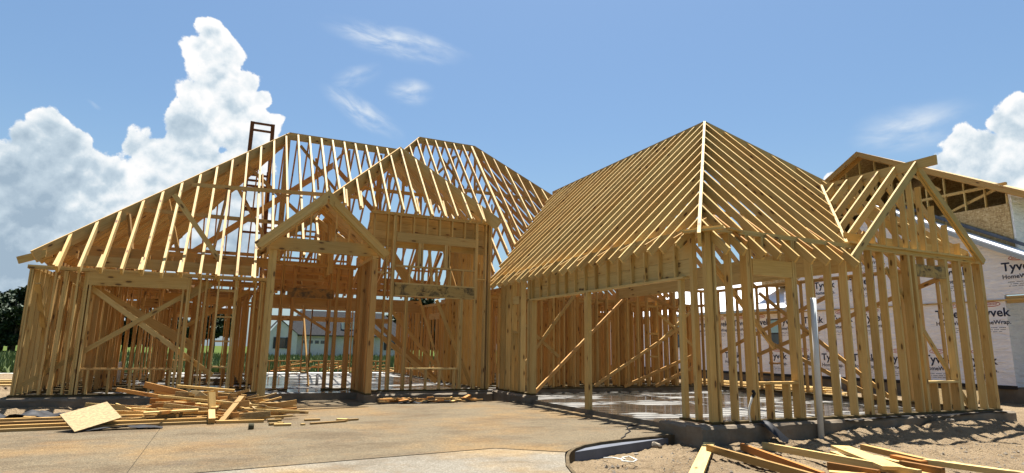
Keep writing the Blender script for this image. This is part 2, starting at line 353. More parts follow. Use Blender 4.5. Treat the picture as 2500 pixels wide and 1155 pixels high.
def raf(name, par, p0, p1, h=.20, tone=0., w=.042, mat='wood', reg=True):
    """plumb-cut sloping member: p0 and p1 are its TOP edge, h its vertical depth"""
    p0 = Vector(p0); p1 = Vector(p1)
    if name == 'rafter': p1 = p1 + (p1 - p0).normalized() * fr(-.045, .035)
    g = Vector((p1.x - p0.x, p1.y - p0.y, 0))
    s = Vector((g.y, -g.x, 0)).normalized() * w / 2; d = Vector((0, 0, h)); e = d
    if p1.z < p0.z:                                   # lower end cut square to the slope
        th = math.atan2(p0.z - p1.z, g.length); pd = h * math.cos(th); e = g.normalized() * pd * math.sin(th) + Vector((0, 0, pd * math.cos(th)))
    return hexa(name, [p0 - s - d, p1 - s - e, p1 + s - e, p0 + s - d, p0 - s, p1 - s, p1 + s, p0 + s], (0, 1), par, mat, tone, None, reg)
def mesh_obj(name, verts, faces, mat, parent=None, smooth=False, uv=None):
    me = bpy.data.meshes.new(name); me.from_pydata([tuple(v) for v in verts], [], faces)
    me.materials.append(M[mat] if isinstance(mat, str) else mat)
    if smooth: me.polygons.foreach_set('use_smooth', [True] * len(me.polygons))
    me.update(); return link(name, me, parent)
def prism(name, poly, z0, z1, mat, parent=None, sides=None):
    n = len(poly); V = [(x, y, z0) for x, y in poly] + [(x, y, z1) for x, y in poly]
    F = [tuple(range(n))[::-1], tuple(range(n, 2 * n))] + [(i, (i + 1) % n, n + (i + 1) % n, n + i) for i in range(n)]
    o = mesh_obj(name, V, F, mat, parent)
    if sides:
        o.data.materials.append(M[sides])
        for p in o.data.polygons:
            if abs(p.normal.z) < .5: p.material_index = 1
    return o
def tube(name, pts, r, mat, parent=None, seg=10, caps=True):
    V, F = [], []; pts = [Vector(p) for p in pts]
    for i, p in enumerate(pts):
        t = (pts[min(i + 1, len(pts) - 1)] - pts[max(i - 1, 0)]).normalized(); a = t.cross(Vector((.31, .9, .2))).normalized(); b = t.cross(a)
        rr = r[i] if isinstance(r, (list, tuple)) else r
        V += [p + (a * math.cos(2 * math.pi * k / seg) + b * math.sin(2 * math.pi * k / seg)) * rr for k in range(seg)]
    for i in range(len(pts) - 1):
        F += [(i * seg + k, i * seg + (k + 1) % seg, (i + 1) * seg + (k + 1) % seg, (i + 1) * seg + k) for k in range(seg)]
    if caps: F += [tuple(range(seg))[::-1], tuple(range((len(pts) - 1) * seg, len(pts) * seg))]
    return mesh_obj(name, V, F, mat, parent, True)
def fr(a, b): return R.uniform(a, b)
def steps(a, b, s=.4064):
    r = []; x = a
    while x < b + 1e-6: r.append(x); x += s
    return r

# ================================================================== THE SETTING
def grid(name, xs, ys, zf, mat):
    nx, ny = len(xs), len(ys); V = [(x, y, zf(x, y)) for y in ys for x in xs]
    F = [(j * nx + i, j * nx + i + 1, (j + 1) * nx + i + 1, (j + 1) * nx + i) for j in range(ny - 1) for i in range(nx - 1)]
    return mesh_obj(name, V, F, mat, None, True)
def arr(a, b, s, g=1.0, smax=9):
    r = [a]
    while r[-1] < b: r.append(min(b, r[-1] + s)); s = min(smax, s * g)
    return r
def fb(x, y, f, o=4): return noise.fractal(Vector((x * f, y * f, 3.3)), 1.0, 2.0, o)
def sst(a, b, x): t = max(0., min(1., (x - a) / (b - a))); return t * t * (3 - 2 * t)
def dirt_z(x, y):
    z = -.315 + .045 * fb(x, y, .45, 3) + .030 * fb(x + 9, y, 1.9, 3)
    cl = noise.noise(Vector((x * 7.3, y * 7.3, 1.0))) + .6 * noise.noise(Vector((x * 15, y * 15, 5.0)))
    z += .085 * max(0., cl - .18) * (0.35 + sst(-.2, .4, fb(x, y, .8, 2))) + .012 * noise.noise(Vector((x * 19, y * 19, 2.0)))
    z += .06 * math.exp(-((y - 7.05) / .35) ** 2) * sst(6.6, 7.2, x) + .17 * math.exp(-((y - 7.05) / .42) ** 2) * sst(8.6, 9.6, x) * (0.75 + .5 * fb(x, y, 1.1, 3)) * (1 - .5 * sst(12, 15, x))
    if x < 1: z += .11 * math.exp(-((y - 15.0) / .55) ** 2) * (1 + .4 * fb(x, y, 1.3, 3))
    z += .05 * math.exp(-((y - 6.6) / .35) ** 2) * sst(6.9, 7.6, x) * fb(x, y, 2.2, 3)
    return z
tag(grid("ground", [-500, -120, -40, 0, 40, 120, 500], [-300, -50, 20, 60, 140, 300, 900], lambda x, y: -.46, 'grass'), "flat green grass field reaching the horizon", kind="structure")
tag(grid("dirt", arr(2.6, 12, .045) + arr(12.1, 60, .08, 1.06, 2)[1:], arr(1.2, 8.4, .045) + arr(8.5, 34, .09, 1.08, 1.5)[1:], dirt_z, 'dirt'), "bare sandy building-site dirt beside the garage", kind="structure")
tag(grid("dirt", arr(-40, -9, 2) + arr(-8.9, 2.6, .07)[1:], arr(13.0, 17, .06) + arr(17.1, 34, .3, 1.1, 2)[1:], dirt_z, 'dirt'), "strip of bare dirt in front of the long wall", kind="structure")
tag(grid("road", arr(-60, 70, 6), [36.4, 38.2], lambda x, y: -.43 + .0 * x, 'lightconc'), "pale concrete lane crossing behind the house", kind="structure")

# driveway: concrete panels with open joints
drv = prism("driveway", [(-16, -6), (2.3, -6), (3.0, 5.2), (3.9, 7.0), (6.8, 7.9), (6.8, 13.4), (-16, 13.4)], -.40, -.215, 'flash')
tag(drv, "tan exposed aggregate driveway with open joints and a curved edge", kind="structure")
curve = [(6.80, 7.86), (6.35, 7.80), (5.85, 7.74), (5.35, 7.66), (4.92, 7.55), (4.56, 7.40), (4.27, 7.18), (4.06, 6.95), (3.90, 6.72)]
J = .016
pB = [(-.745, 7.09 + J), (.07, 7.17 + J), (1.6, 7.345 + J), (3.32, 7.55 + J)] + [(4.07 - .01, 6.985)] + curve[::-1][2:] + [(6.80, 14.15), (3.25, 14.15), (-.745, 14.15)]
prism("concrete_panel", pB, -.335, -.180, 'drive', drv, 'conc')
prism("concrete_panel", [(-16, 6.2), (-.752, 7.07 + J), (-.752, 13.9), (-16, 13.9)], -.335, -.181, 'drive', drv, 'conc')
prism("concrete_panel", [(-16, -6), (2.4, -6), (2.75, 2.0), (3.02, 4.2), (3.32, 5.5), (3.58, 6.16), (3.80, 6.55), (3.93, 6.78), (4.035, 6.945), (3.32, 7.55 - J), (1.6, 7.345 - J), (.07, 7.17 - J), (-.745, 7.09 - J), (-16, 6.2 - J)], -.335, -.182, 'drive2', drv, 'conc')

# dark edging strip round the driveway's free edge
def strip(path, w, z0, z1, name, mat, par):
    L = [Vector((x, y, 0)) for x, y in path]; V, F = [], []
    for i, p in enumerate(L):
        t = (L[min(i + 1, len(L) - 1)] - L[max(i - 1, 0)]).normalized(); n = Vector((-t.y, t.x, 0)) * w
        a, b = p, p + n; V += [(a.x, a.y, z0), (b.x, b.y, z0), (b.x, b.y, z1), (a.x, a.y, z1)]
    for i in range(len(L) - 1):
        for k in range(4): F.append((4 * i + k, 4 * i + (k + 1) % 4, 4 * i + 4 + (k + 1) % 4, 4 * i + 4 + k))
    F += [(0, 1, 2, 3), tuple(4 * (len(L) - 1) + k for k in (3, 2, 1, 0))]
    o = mesh_obj(name, V, F, mat, par); bm = bmesh.new(); bm.from_mesh(o.data); bmesh.ops.recalc_face_normals(bm, faces=bm.faces); bm.to_mesh(o.data); bm.free(); return o
edge = curve + [(3.80, 6.55), (3.58, 6.16), (3.32, 5.5), (3.02, 4.2), (2.75, 2.0), (2.4, -6)]
strip([(x + .008, y - .004) for x, y in edge], .04, -.40, -.176, "edge_strip", 'edging', drv)

# ================================================================== THE HOUSE FRAME
HOUSE = tag(empty("house_frame", (0, 0, 0)), "unfinished house of bare yellow studs, headers and open rafters on a concrete slab", "house frame")
FND = empty("foundation", parent=HOUSE)
prism("house_slab", [(-3.86, 15.36), (6.62, 15.36), (6.62, 15.40), (14.66, 15.40), (14.66, 26.6), (-3.86, 26.6)], -.45, 0, 'slab', FND, 'conc')
prism("porch_slab", [(.55, 14.02), (3.32, 14.02), (3.32, 15.36), (.55, 15.36)], -.45, -.165, 'drive', FND, 'conc')
prism("garage_floor", [(6.82, 7.50), (14.5, 7.50), (14.5, 15.40), (6.82, 15.40)], -.45, -.095, 'slab', FND, 'conc')
def rough_edge(name, x0, x1, y0, y1, z0, z1, seg=.16):
    """a stem wall whose poured top and faces are uneven"""
    bm = bmesh.new(); L = max(x1 - x0, y1 - y0); n = max(2, int(L / seg)); along_x = (x1 - x0) > (y1 - y0)
    ring = []
    for i in range(n + 1):
        t = i / n; j = lambda s: fr(-s, s)
        if along_x:
            x = x0 + (x1 - x0) * t; q = [(x, y0 + j(.012), z0), (x, y1, z0), (x, y1, z1), (x, y0 + .035 + j(.012), z1 + j(.003)), (x, y0 + j(.010), z1 - .03 + j(.012))]
        else:
            y = y0 + (y1 - y0) * t; q = [(x0 + j(.012), y, z0), (x1, y, z0), (x1, y, z1), (x0 + .035 + j(.01), y, z1 + j(.003)), (x0 + j(.01), y, z1 - .03 + j(.012))]
        ring.append([bm.verts.new(v) for v in q])
    for a, b in zip(ring, ring[1:]):
        for k in range(5): bm.faces.new((a[k], a[(k + 1) % 5], b[(k + 1) % 5], b[k]))
    bm.faces.new(ring[0]); bm.faces.new(ring[-1][::-1]); bmesh.ops.recalc_face_normals(bm, faces=bm.faces)
    me = bpy.data.meshes.new(name); bm.to_mesh(me); bm.free(); me.materials.append(M['conc']); return link(name, me, FND)
rough_edge("stem_wall", 6.46, 14.70, 7.16, 7.50, -.45, -.003)
rough_edge("stem_wall", 6.46, 6.81, 7.505, 8.15, -.45, -.006)
rough_edge("stem_wall", 14.5, 14.70, 7.505, 15.38, -.45, -.002)
rough_edge("stem_wall", 6.64, 6.98, 13.32, 15.34, -.45, -.004)
rough_edge("stem_wall", 3.33, 6.60, 15.20, 15.355, -.45, -.05)
rough_edge("stem_wall", -3.95, .54, 15.18, 15.355, -.45, -.02)

def wall(name="wall"): return empty(name, parent=HOUSE)
SW = .038
def stud(par, x, y, z0=.038, z1=2.57, dx=SW, dy=.14, n=1, tone=.1, name="stud", gap=.041):
    for i in range(n):
        xx, yy = (x + i * gap, y) if dx < dy else (x, y + i * gap)
        j = fr(-.006, .006)
        bx(name, par, xx - dx / 2 + (j if dx < dy else 0), xx + dx / 2 + (j if dx < dy else 0), yy - dy / 2 + (0 if dx < dy else j), yy + dy / 2 + (0 if dx < dy else j), z0, z1, tone + fr(-.1, .15))
def plates_x(par, x0, x1, y, zt, d=.14, tone=.1, zb=0., sill=True, top=True):
    if sill: bx("sill_plate", par, x0, x1, y - d / 2 - .004, y + d / 2 + .004, zb + .001, zb + .039, 0, 'treated')
    if top:
        bx("top_plate", par, x0, x1, y - d / 2, y + d / 2, zt - .078, zt - .041, tone); bx("top_plate", par, x0, x1, y - d / 2, y + d / 2, zt - .039, zt, tone)
def plates_y(par, y0, y1, x, zt, d=.14, tone=.1, zb=0., sill=True, top=True):
    if sill: bx("sill_plate", par, x - d / 2 - .004, x + d / 2 + .004, y0, y1, zb + .001, zb + .039, 0, 'treated')
    if top:
        bx("top_plate", par, x - d / 2, x + d / 2, y0, y1, zt - .078, zt - .041, tone); bx("top_plate", par, x - d / 2, x + d / 2, y0, y1, zt - .039, zt, tone)

# ---- long wall of the left wing, y = 15.5
w = wall(); Y = 15.5
plates_x(w, -3.78, .80, Y, 2.66)
for x, n in ((-3.72, 2), (-3.28, 1), (-3.13, 2), (-2.90, 1), (-2.76, 2), (-.82, 2), (-.58, 1), (-.46, 1), (-.20, 1), (.15, 2), (.58, 1), (.70, 2)): stud(w, x, Y, n=n)
for x in (-2.655, -.905): stud(w, x, Y, z1=2.30, name="trimmer_stud")
for x in (-2.50, -2.12, -1.73, -1.36, -.99): stud(w, x, Y, z1=.53, name="cripple_stud", dy=.09)
bx("window_sill", w, -2.63, -.925, Y - .055, Y + .07, .532, .57, .75)
bx("header", w, -2.71, -.84, Y - .068, Y - .03, 2.302, 2.58, .05); bx("header", w, -2.71, -.84, Y + .03, Y + .068, 2.302, 2.58, .2)
for z in (.575, 1.15, 1.70, 2.30): bx("block", w, -.178, .128, Y - .055, Y + .06, z, z + .038, .3)
bx("header", w, -2.9, .62, Y - .02, Y + .02, 2.70, 2.93, .3); bx("header", w, -3.3, .9, Y + .36, Y + .40, 2.96, 3.19, .55)
beam("brace", w, (-3.6, 15.62, .22), (-.42, 15.62, 2.52), .038, .10, .0); beam("brace", w, (-2.68, 15.66, 2.26), (-.16, 15.66, .40), .038, .11, .15)
beam("brace", w, (-3.3, 16.1, 2.62), (-.6, 16.1, 1.02), .038, .20, .3); beam("brace", w, (-.95, 15.6, 2.02), (-.35, 15.6, 2.46), .038, .10, 0)
beam("brace", w, (-1.2, 17.2, 1.3), (.5, 17.2, 2.5), .038, .09, .2)
beam("brace", w, (-1.33, 15.58, 4.48), (-.21, 15.58, 2.99), .038, .11, -.1)
# ---- left end wall, x = -3.75
w = wall(); plates_y(w, 15.6, 26.4, -3.72, 2.66)
for y in steps(15.9, 26.3, .385): stud(w, -3.72, y, dx=.14, dy=SW, tone=.12)
beam("brace", w, (-3.63, 15.7, 2.3), (-3.63, 18.0, .2), .10, .038, .1)
# ---- mid wall under the tall hip, y = 15.5
w = wall(); plates_x(w, 3.2, 6.62, Y, 4.60, sill=False); plates_x(w, 3.2, 6.55, Y, 4.6, top=False)
for x, n in ((3.29, 1), (3.64, 1), (3.80, 2), (6.12, 2), (6.42, 1), (6.52, 2)): stud(w, x, Y, z1=4.52, n=n, tone=0)
stud(w, 4.20, Y, z1=2.40, n=2, tone=0); stud(w, 5.72, Y, z1=2.40, n=2, tone=0)
for x in (4.44, 4.83, 5.20, 5.60): stud(w, x, Y, z1=.535, name="cripple_stud", tone=0)
bx("window_sill", w, 4.285, 5.70, Y - .06, Y + .07, .537, .575, 0)
bx("header", w, 3.885, 6.10, Y - .072, Y - .034, 2.43, 2.71, 0, 'stained'); bx("header", w, 3.885, 6.10, Y + .02, Y + .058, 2.43, 2.71, .2)
bx("plate", w, 3.885, 6.10, Y - .07, Y + .07, 2.402, 2.428, 0); bx("plate", w, 3.885, 6.10, Y - .07, Y + .07, 2.712, 2.75, 0)
bx("window_sill", w, 3.885, 6.10, Y - .07, Y + .07, 3.17, 3.21, 0)
for x in (4.27, 4.64, 5.02, 5.40, 5.76): stud(w, x, Y, .752 + 2.0, 3.168, name="cripple_stud", tone=0)
for x, n in ((4.50, 2), (4.60, 1), (5.24, 2), (5.36, 1)): stud(w, x, Y, 3.212, 3.83, n=n, name="window_post", tone=0)
bx("header", w, 3.885, 6.10, Y - .068, Y - .03, 3.832, 4.07, 0)
for x in (3.96, 4.34, 4.70, 5.06, 5.42, 5.78): stud(w, x, Y, 4.072, 4.52, name="cripple_stud", tone=0)
for k in range(4): bx("rim_board", w, 3.2, 6.55, Y + .20, Y + .24, 3.70 + k * .222, 3.916 + k * .222, .25)
for x in (3.30, 3.68): bx("block", w, x + .02 if x < 3.4 else x, x + .30 if x < 3.4 else x + .1, Y - .06, Y + .06, 2.97, 3.008, 0)
bx("block", w, 6.17, 6.40, Y - .06, Y + .06, 2.95, 2.99, 0)
beam("brace", w, (5.10, 15.66, 2.36), (6.25, 15.9, .1), .038, .09, .15); beam("brace", w, (4.95, 16.8, 2.5), (5.75, 16.6, .05), .05, .06, .4)
beam("brace", w, (3.35, 16.5, 1.75), (5.75, 17.4, .12), .038, .13, .5); beam("brace", w, (4.2, 19, 1.9), (6.3, 19, .1), .038, .13, .6); beam("brace", w, (4.2, 17.8, 2.4), (6.1, 17.8, .3), .038, .10, .5)
# ---- tall side wall of the mid block, x = 6.58 and x = 3.25
w = wall(); plates_y(w, 15.6, 19.4, 6.58, 4.60)
for y in steps(15.72, 19.3, .372): stud(w, 6.58, y, z1=4.52, dx=.14, dy=SW, tone=.15)
w = wall(); plates_y(w, 15.6, 18.6, 2.30, 4.60, sill=False)
for y in steps(15.72, 18.5, .372): stud(w, 2.30, y, z0=2.9, z1=4.52, dx=.09, dy=SW, tone=.4)
for z in (4.0, 4.2): bx("rim_board", w, 2.25, 3.18, Y + .02, Y + .06, z - .6, z - .4, .4)
# ---- porch: beam, column, side wall, gable
w = wall("porch")
bx("column", w, .765, .845, 14.565, 14.705, -.163, 3.235, -.15); bx("column", w, .848, .928, 14.57, 14.70, -.163, 3.235, .0)
bx("beam", w, .76, 3.20, 14.53, 14.57, 3.238, 3.53, -.05); bx("beam", w, .76, 3.20, 14.64, 14.68, 3.238, 3.53, .2)
bx("beam", w, .76, .80, 14.69, 17.0, 3.238, 3.53, .2); bx("beam", w, 3.16, 3.20, 14.69, 17.0, 3.238, 3.53, .2)
for x in (.86, .98, 1.1): bx("block", w, x - .019, x + .019, 14.69, 14.78, 3.0, 3.236, .1)
plates_y(w, 14.40, 16.33, 3.13, 3.235, zb=-.0); bx("stem_curb", w, 3.03, 3.30, 14.36, 15.19, -.17, -.001, 0, 'conc', reg=False)
for y in steps(14.46, 16.3, .19): stud(w, 3.13, y, z1=3.157, dx=.14, dy=SW, tone=.75)
stud(w, 3.13, 14.42, z1=3.157, dx=.14, dy=SW, tone=.6, n=1)
PX, PZ, PS = 1.93, 4.69, .91
def pg(x): return PZ - PS * abs(x - PX)
for y, h, tn in ((14.28, .30, -.05), (14.335, .30, .1), (14.72, .19, .35), (15.10, .19, .4), (15.48, .19, .5), (15.86, .19, .5)):
    o = 1.50 if y < 14.5 else 1.42
    raf("rafter", w, (PX - .02, y, PZ - .02), (PX - o, y, pg(PX - o)), h, tn); raf("rafter", w, (PX + .02, y, PZ - .02), (PX + o, y, pg(PX + o)), h, tn)
bx("ridge_board", w, PX - .019, PX + .019, 14.26, 17.0, PZ - .22, PZ + .01, .2)
for s in (-1, 1):
    raf("barge_board", w, (PX + s * .14, 14.235, pg(PX + .14) - .15), (PX + s * 1.42, 14.235, pg(PX + 1.42) - .14), .10, -.05)
for x in (1.32, 1.63, 2.22, 2.53, 2.84): bx("gable_stud", w, x - .019, x + .019, 14.69, 14.75, 3.535, max(3.6, pg(x) - .22), .35)
for s in (-1, 1): raf("valley_rafter", w, (PX, 17.0, PZ - .05), (PX + s * 1.42, 15.75, pg(PX + 1.42) - .05), .22, .4)
# ---- entry wall, y = 16.4
w = wall(); Y = 16.4
plates_x(w, .85, 1.55, Y, 3.2, top=False); plates_x(w, 2.36, 3.05, Y, 3.2, top=False); plates_x(w, .85, 3.05, Y, 3.2, sill=False, tone=.7)
for x, n in ((.90, 1), (1.22, 2), (1.50, 2), (2.40, 2), (2.58, 2), (2.88, 3)): stud(w, x, Y, z1=3.12, n=n, tone=.8)
bx("header", w, 1.36, 2.50, Y - .075, Y - .045, 2.31, 2.55, .9, 'stained'); bx("header", w, .88, 2.95, Y + .08, Y + .115, 2.13, 2.30, .85)
beam("brace", w, (1.5, 17.0, 2.1), (2.6, 17.0, 1.45), .038, .07, .8); beam("brace", w, (2.0, 19.5, 3.1), (2.25, 18.0, 0.01), .04, .06, .3)
for z in (2.62, 2.78, 2.95): bx("block", w, .95, 3.0, Y + .3, Y + .338, z, z + .06, .7)

# ---- garage: door wall x = 6.92
w = wall(); X = 6.92
for y, n, zt, dd in ((7.37, 2, 3.02, .12), (7.70, 2, 3.02, .09), (8.00, 2, 2.29, .09)): stud(w, X, y, z1=zt, dx=dd, dy=SW, n=n, tone=-.05)
for y, n, zt in ((13.46, 3, 2.29), (13.62, 2, 3.02), (14.06, 1, 3.02), (14.16, 1, 3.02), (14.58, 1, 3.02), (14.62, 1, 3.02), (14.95, 2, 3.02), (15.28, 2, 3.02)): stud(w, X, y, z1=zt, dx=.14, dy=SW, n=n, tone=.05)
plates_y(w, 7.34, 8.10, X, 3.1, top=False); plates_y(w, 13.42, 15.42, X, 3.1, top=False); plates_y(w, 7.36, 15.42, X, 3.10, sill=False)
bx("window_sill", w, X - .06, X + .06, 14.20, 14.56, 1.50, 1.54, 0); bx("header", w, X - .06, X - .02, 14.18, 14.56, 2.25, 2.45, 0); stud(w, X, 14.38, z1=1.498, dx=.14, dy=SW, name="cripple_stud")
bx("plate", w, X - .07, X + .07, 7.90, 13.70, 2.292, 2.330, 0)
for z0, z1 in ((2.332, 2.615), (2.620, 2.90)):
    bx("header", w, X + .0, X + .04, 7.74, 13.62, z0, z1, -.05); bx("header", w, X + .042, X + .07, 7.9, 13.6, z0, z1, .1)
for y in steps(8.1, 13.5, .412): stud(w, X - .036, y, 2.331, 3.02, dx=.07, dy=SW, name="cripple_stud", tone=-.15)
bx("post", w, X - .09, X - .04, 10.83, 10.97, -.179, 2.29, -.05); bx("post", w, X - .038, X + .01, 10.835, 10.965, -.179, 2.29, .1)
# ---- garage: side wall y = 7.4 with two low windows
w = wall(); Y = 7.40
plates_x(w, 7.06, 14.58, Y, 3.10)
for x, n in ((7.02, 1), (7.36, 1), (7.72, 2), (7.81, 1), (8.80, 2), (9.26, 1), (9.74, 1), (10.16, 1), (10.54, 2), (10.90, 1), (11.24, 1), (11.62, 1), (11.99, 2), (12.17, 2), (13.22, 2), (13.68, 2), (14.09, 1), (14.42, 3)): stud(w, x, Y, z1=3.02, n=n, tone=.12)
for x in (8.14, 8.52): stud(w, x, Y, z1=.585, name="cripple_stud", tone=.2)
stud(w, 8.76, Y, z1=2.36, name="trimmer_stud")
for x in (12.50, 12.86, 13.18): stud(w, x, Y, z1=.565, name="cripple_stud", tone=.3)
bx("window_sill", w, 7.855, 8.735, Y - .07, Y + .07, .587, .628, .1); bx("window_sill", w, 12.25, 13.19, Y - .07, Y + .07, .567, .606, .0)
bx("header", w, 7.855, 8.775, Y - .065, Y - .02, 2.362, 2.64, 0); bx("header", w, 12.25, 13.19, Y - .065, Y - .02, 2.62, 2.86, .2, 'stained')
for x in (8.1, 8.5): stud(w, x, Y, 2.642, 3.02, name="cripple_stud")
for x in (12.5, 12.84): stud(w, x, Y, 2.862, 3.02, name="cripple_stud", tone=.4)
bx("girder", w, 10.80, 10.84, 7.6, 15.36, 2.66, 2.94, .05); bx("girder", w, 10.845, 10.885, 7.6, 15.36, 2.66, 2.94, .15); bx("girder", w, 10.80, 10.84, 7.6, 15.36, 2.945, 3.2, .1)
beam("brace", w, (11.55, 7.50, 2.75), (13.75, 7.50, .1), .038, .09, .2); beam("brace", w, (7.5, 7.9, 2.6), (9.3, 8.3, 1.2), .038, .09, .3)
# ---- garage: far side wall x = 14.55
w = wall(); X = 14.55
plates_y(w, 7.5, 15.4, X, 3.10, tone=.5)
for y in (7.52, 7.9, 8.3, 8.7, 9.12, 9.52, 9.92, 10.32, 10.72, 11.12, 11.52, 11.92, 12.32, 12.72, 13.1, 13.5, 13.9, 14.3, 14.7, 15.1): stud(w, X, y, z1=3.02, dx=.09, dy=SW, tone=.35)
for y, z in ((12.95, .78), (12.95, 2.35), (13.3, .5)): bx("block", w, X - .05, X + .05, y - .2, y + .2, z, z + .04, .7)
for a, b, tn in (((14.45, 13.9, .9), (14.45, 8.0, 2.85), .6), ((14.44, 13.3, 2.85), (14.44, 9.6, .1), .45), ((14.43, 15.2, 1.0), (14.43, 11.0, 2.6), .6), ((14.42, 12.9, 1.35), (14.42, 9.9, .05), .5)): beam("brace", w, a, b, .038, .10, tn)
for y in (8.9, 10.4, 11.9, 13.4): beam("brace", w, (14.5, y, 3.0), (13.3, y + .2, 3.9), .038, .09, .4)
# ---- garage: back wall y = 15.45
w = wall(); Y = 15.46
plates_x(w, 7.1, 14.48, Y, 3.10, tone=.3)
for x in steps(7.45, 14.4, .372): stud(w, x + fr(-.03, .03), Y, z1=3.02, dy=.09, tone=.25)
for x in steps(7.6, 14.2, .62): stud(w, x + fr(-.06, .06), Y + .42, z1=3.0, dy=.14, tone=.4)
for a, b, tn in (((7.12, 13.8, .02), (11.35, 15.30, 3.0), .75), ((11.35, 15.30, 3.0), (13.2, 15.34, 2.32), .7), ((9.9, 15.34, .08), (13.3, 15.30, 1.95), .45), ((10.9, 15.28, .05), (13.6, 15.25, 1.0), .6), ((12.0, 15.22, .05), (13.5, 15.2, .62), .6), ((7.3, 15.36, 2.0), (8.7, 15.36, .9), .2), ((7.3, 15.33, .3), (9.4, 15.33, 2.9), .2), ((12.2, 15.33, 1.3), (13.6, 15.33, 2.4), .2), ((12.2, 15.3, 2.3), (13.8, 15.3, 1.1), .2)): beam("brace", w, a, b, .038, .09, tn)
for z in (.9, 1.6, 2.45): bx("block", w, 11.95, 12.3, Y - .05, Y + .05, z, z + .05, .3)

# ---- inner walls and back wall
def inner(axis, c, a, b, opens, zt=2.66, tone=.55, st=.4064):
    w = wall("inner_wall")
    segs = []; p = a
    for o0, o1 in opens: segs.append((p, o0)); p = o1
    segs.append((p, b))
    (plates_x if axis == 'x' else plates_y)(w, a, b, c, zt, .09, tone, sill=False)
    for s0, s1 in segs: (plates_x if axis == 'x' else plates_y)(w, s0, s1, c, zt, .09, tone, top=False)
    for t in steps(a + .03, b, st):
        if any(o0 < t < o1 for o0, o1 in opens): continue
        if axis == 'x': stud(w, t, c, z1=zt - .08, dy=.09, tone=tone)
        else: stud(w, c, t, z1=zt - .08, dx=.09, dy=SW, tone=tone)
    for o0, o1 in opens:
        if axis == 'x':
            stud(w, o0, c, z1=zt - .08, dy=.09, tone=tone); stud(w, o1, c, z1=zt - .08, dy=.09, tone=tone); bx("header", w, o0 + .03, o1 - .03, c - .04, c + .04, 2.1, 2.3, tone)
        else:
            stud(w, c, o0, z1=zt - .08, dx=.09, dy=SW, tone=tone); stud(w, c, o1, z1=zt - .08, dx=.09, dy=SW, tone=tone); bx("header", w, c - .04, c + .04, o0 + .03, o1 - .03, 2.1, 2.3, tone)
    return w
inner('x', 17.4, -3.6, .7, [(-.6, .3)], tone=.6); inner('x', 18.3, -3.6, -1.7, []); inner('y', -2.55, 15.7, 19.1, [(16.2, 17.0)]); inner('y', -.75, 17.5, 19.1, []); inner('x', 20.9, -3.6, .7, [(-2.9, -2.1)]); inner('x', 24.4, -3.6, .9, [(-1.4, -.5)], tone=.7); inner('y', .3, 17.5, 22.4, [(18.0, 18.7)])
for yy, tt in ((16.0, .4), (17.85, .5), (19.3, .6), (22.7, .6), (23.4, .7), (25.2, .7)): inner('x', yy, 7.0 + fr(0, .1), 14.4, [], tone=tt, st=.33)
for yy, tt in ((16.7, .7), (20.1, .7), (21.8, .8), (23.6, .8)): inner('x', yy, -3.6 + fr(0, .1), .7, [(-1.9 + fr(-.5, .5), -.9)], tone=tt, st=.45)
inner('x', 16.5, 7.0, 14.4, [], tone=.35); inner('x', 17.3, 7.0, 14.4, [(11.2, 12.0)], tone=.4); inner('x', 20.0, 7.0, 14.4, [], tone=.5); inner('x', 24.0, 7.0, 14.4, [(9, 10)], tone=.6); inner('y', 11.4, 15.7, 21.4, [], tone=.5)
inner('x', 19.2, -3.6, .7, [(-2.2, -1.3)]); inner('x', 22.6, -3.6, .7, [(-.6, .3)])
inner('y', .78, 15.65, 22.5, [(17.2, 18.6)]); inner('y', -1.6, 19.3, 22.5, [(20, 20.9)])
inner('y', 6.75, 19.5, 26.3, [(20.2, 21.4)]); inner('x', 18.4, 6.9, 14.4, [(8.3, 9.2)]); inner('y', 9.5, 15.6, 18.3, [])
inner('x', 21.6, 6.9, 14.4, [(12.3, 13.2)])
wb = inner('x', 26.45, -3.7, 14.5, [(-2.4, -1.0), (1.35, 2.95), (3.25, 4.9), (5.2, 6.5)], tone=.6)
for o0, o1 in ((-2.4, -1.0), (1.35, 2.95), (3.25, 4.9), (5.2, 6.5)):
    bx("window_sill", wb, o0 + .03, o1 - .03, 26.38, 26.52, .47, .51, .5)
    for x in steps(o0 + .4, o1 - .2, .4): stud(wb, x, 26.45, z1=.468, dy=.09, name="cripple_stud", tone=.6)
inner('y', 14.5, 15.6, 26.3, [(18.9, 20)], tone=.5)
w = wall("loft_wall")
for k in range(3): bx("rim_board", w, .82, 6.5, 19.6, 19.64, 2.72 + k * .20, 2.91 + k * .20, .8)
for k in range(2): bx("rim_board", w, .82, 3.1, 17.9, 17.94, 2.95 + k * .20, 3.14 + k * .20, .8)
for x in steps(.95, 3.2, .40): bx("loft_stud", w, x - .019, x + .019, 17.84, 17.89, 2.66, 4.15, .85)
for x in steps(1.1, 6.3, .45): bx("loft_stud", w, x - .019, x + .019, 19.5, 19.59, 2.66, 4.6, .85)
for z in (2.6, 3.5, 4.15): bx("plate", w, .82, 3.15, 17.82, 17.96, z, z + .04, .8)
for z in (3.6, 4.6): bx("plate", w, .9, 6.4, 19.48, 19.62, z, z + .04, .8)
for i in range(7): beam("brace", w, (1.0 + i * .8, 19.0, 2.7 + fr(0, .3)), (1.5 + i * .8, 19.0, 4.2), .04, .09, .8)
w = wall("ceiling")
for x in steps(-3.4, .7, .61): bx("joist", w, x - .019, x + .019, 15.6, 22.5, 2.665, 2.85, .6)
for x in steps(1.2, 6.4, .61): bx("joist", w, x - .019, x + .019, 22.7, 26.4, 2.665, 2.85, .6)
for x in steps(7.2, 14.4, .81): bx("joist", w, x - .019, x + .019, 15.7, 21.5, 2.665, 2.85, .5)
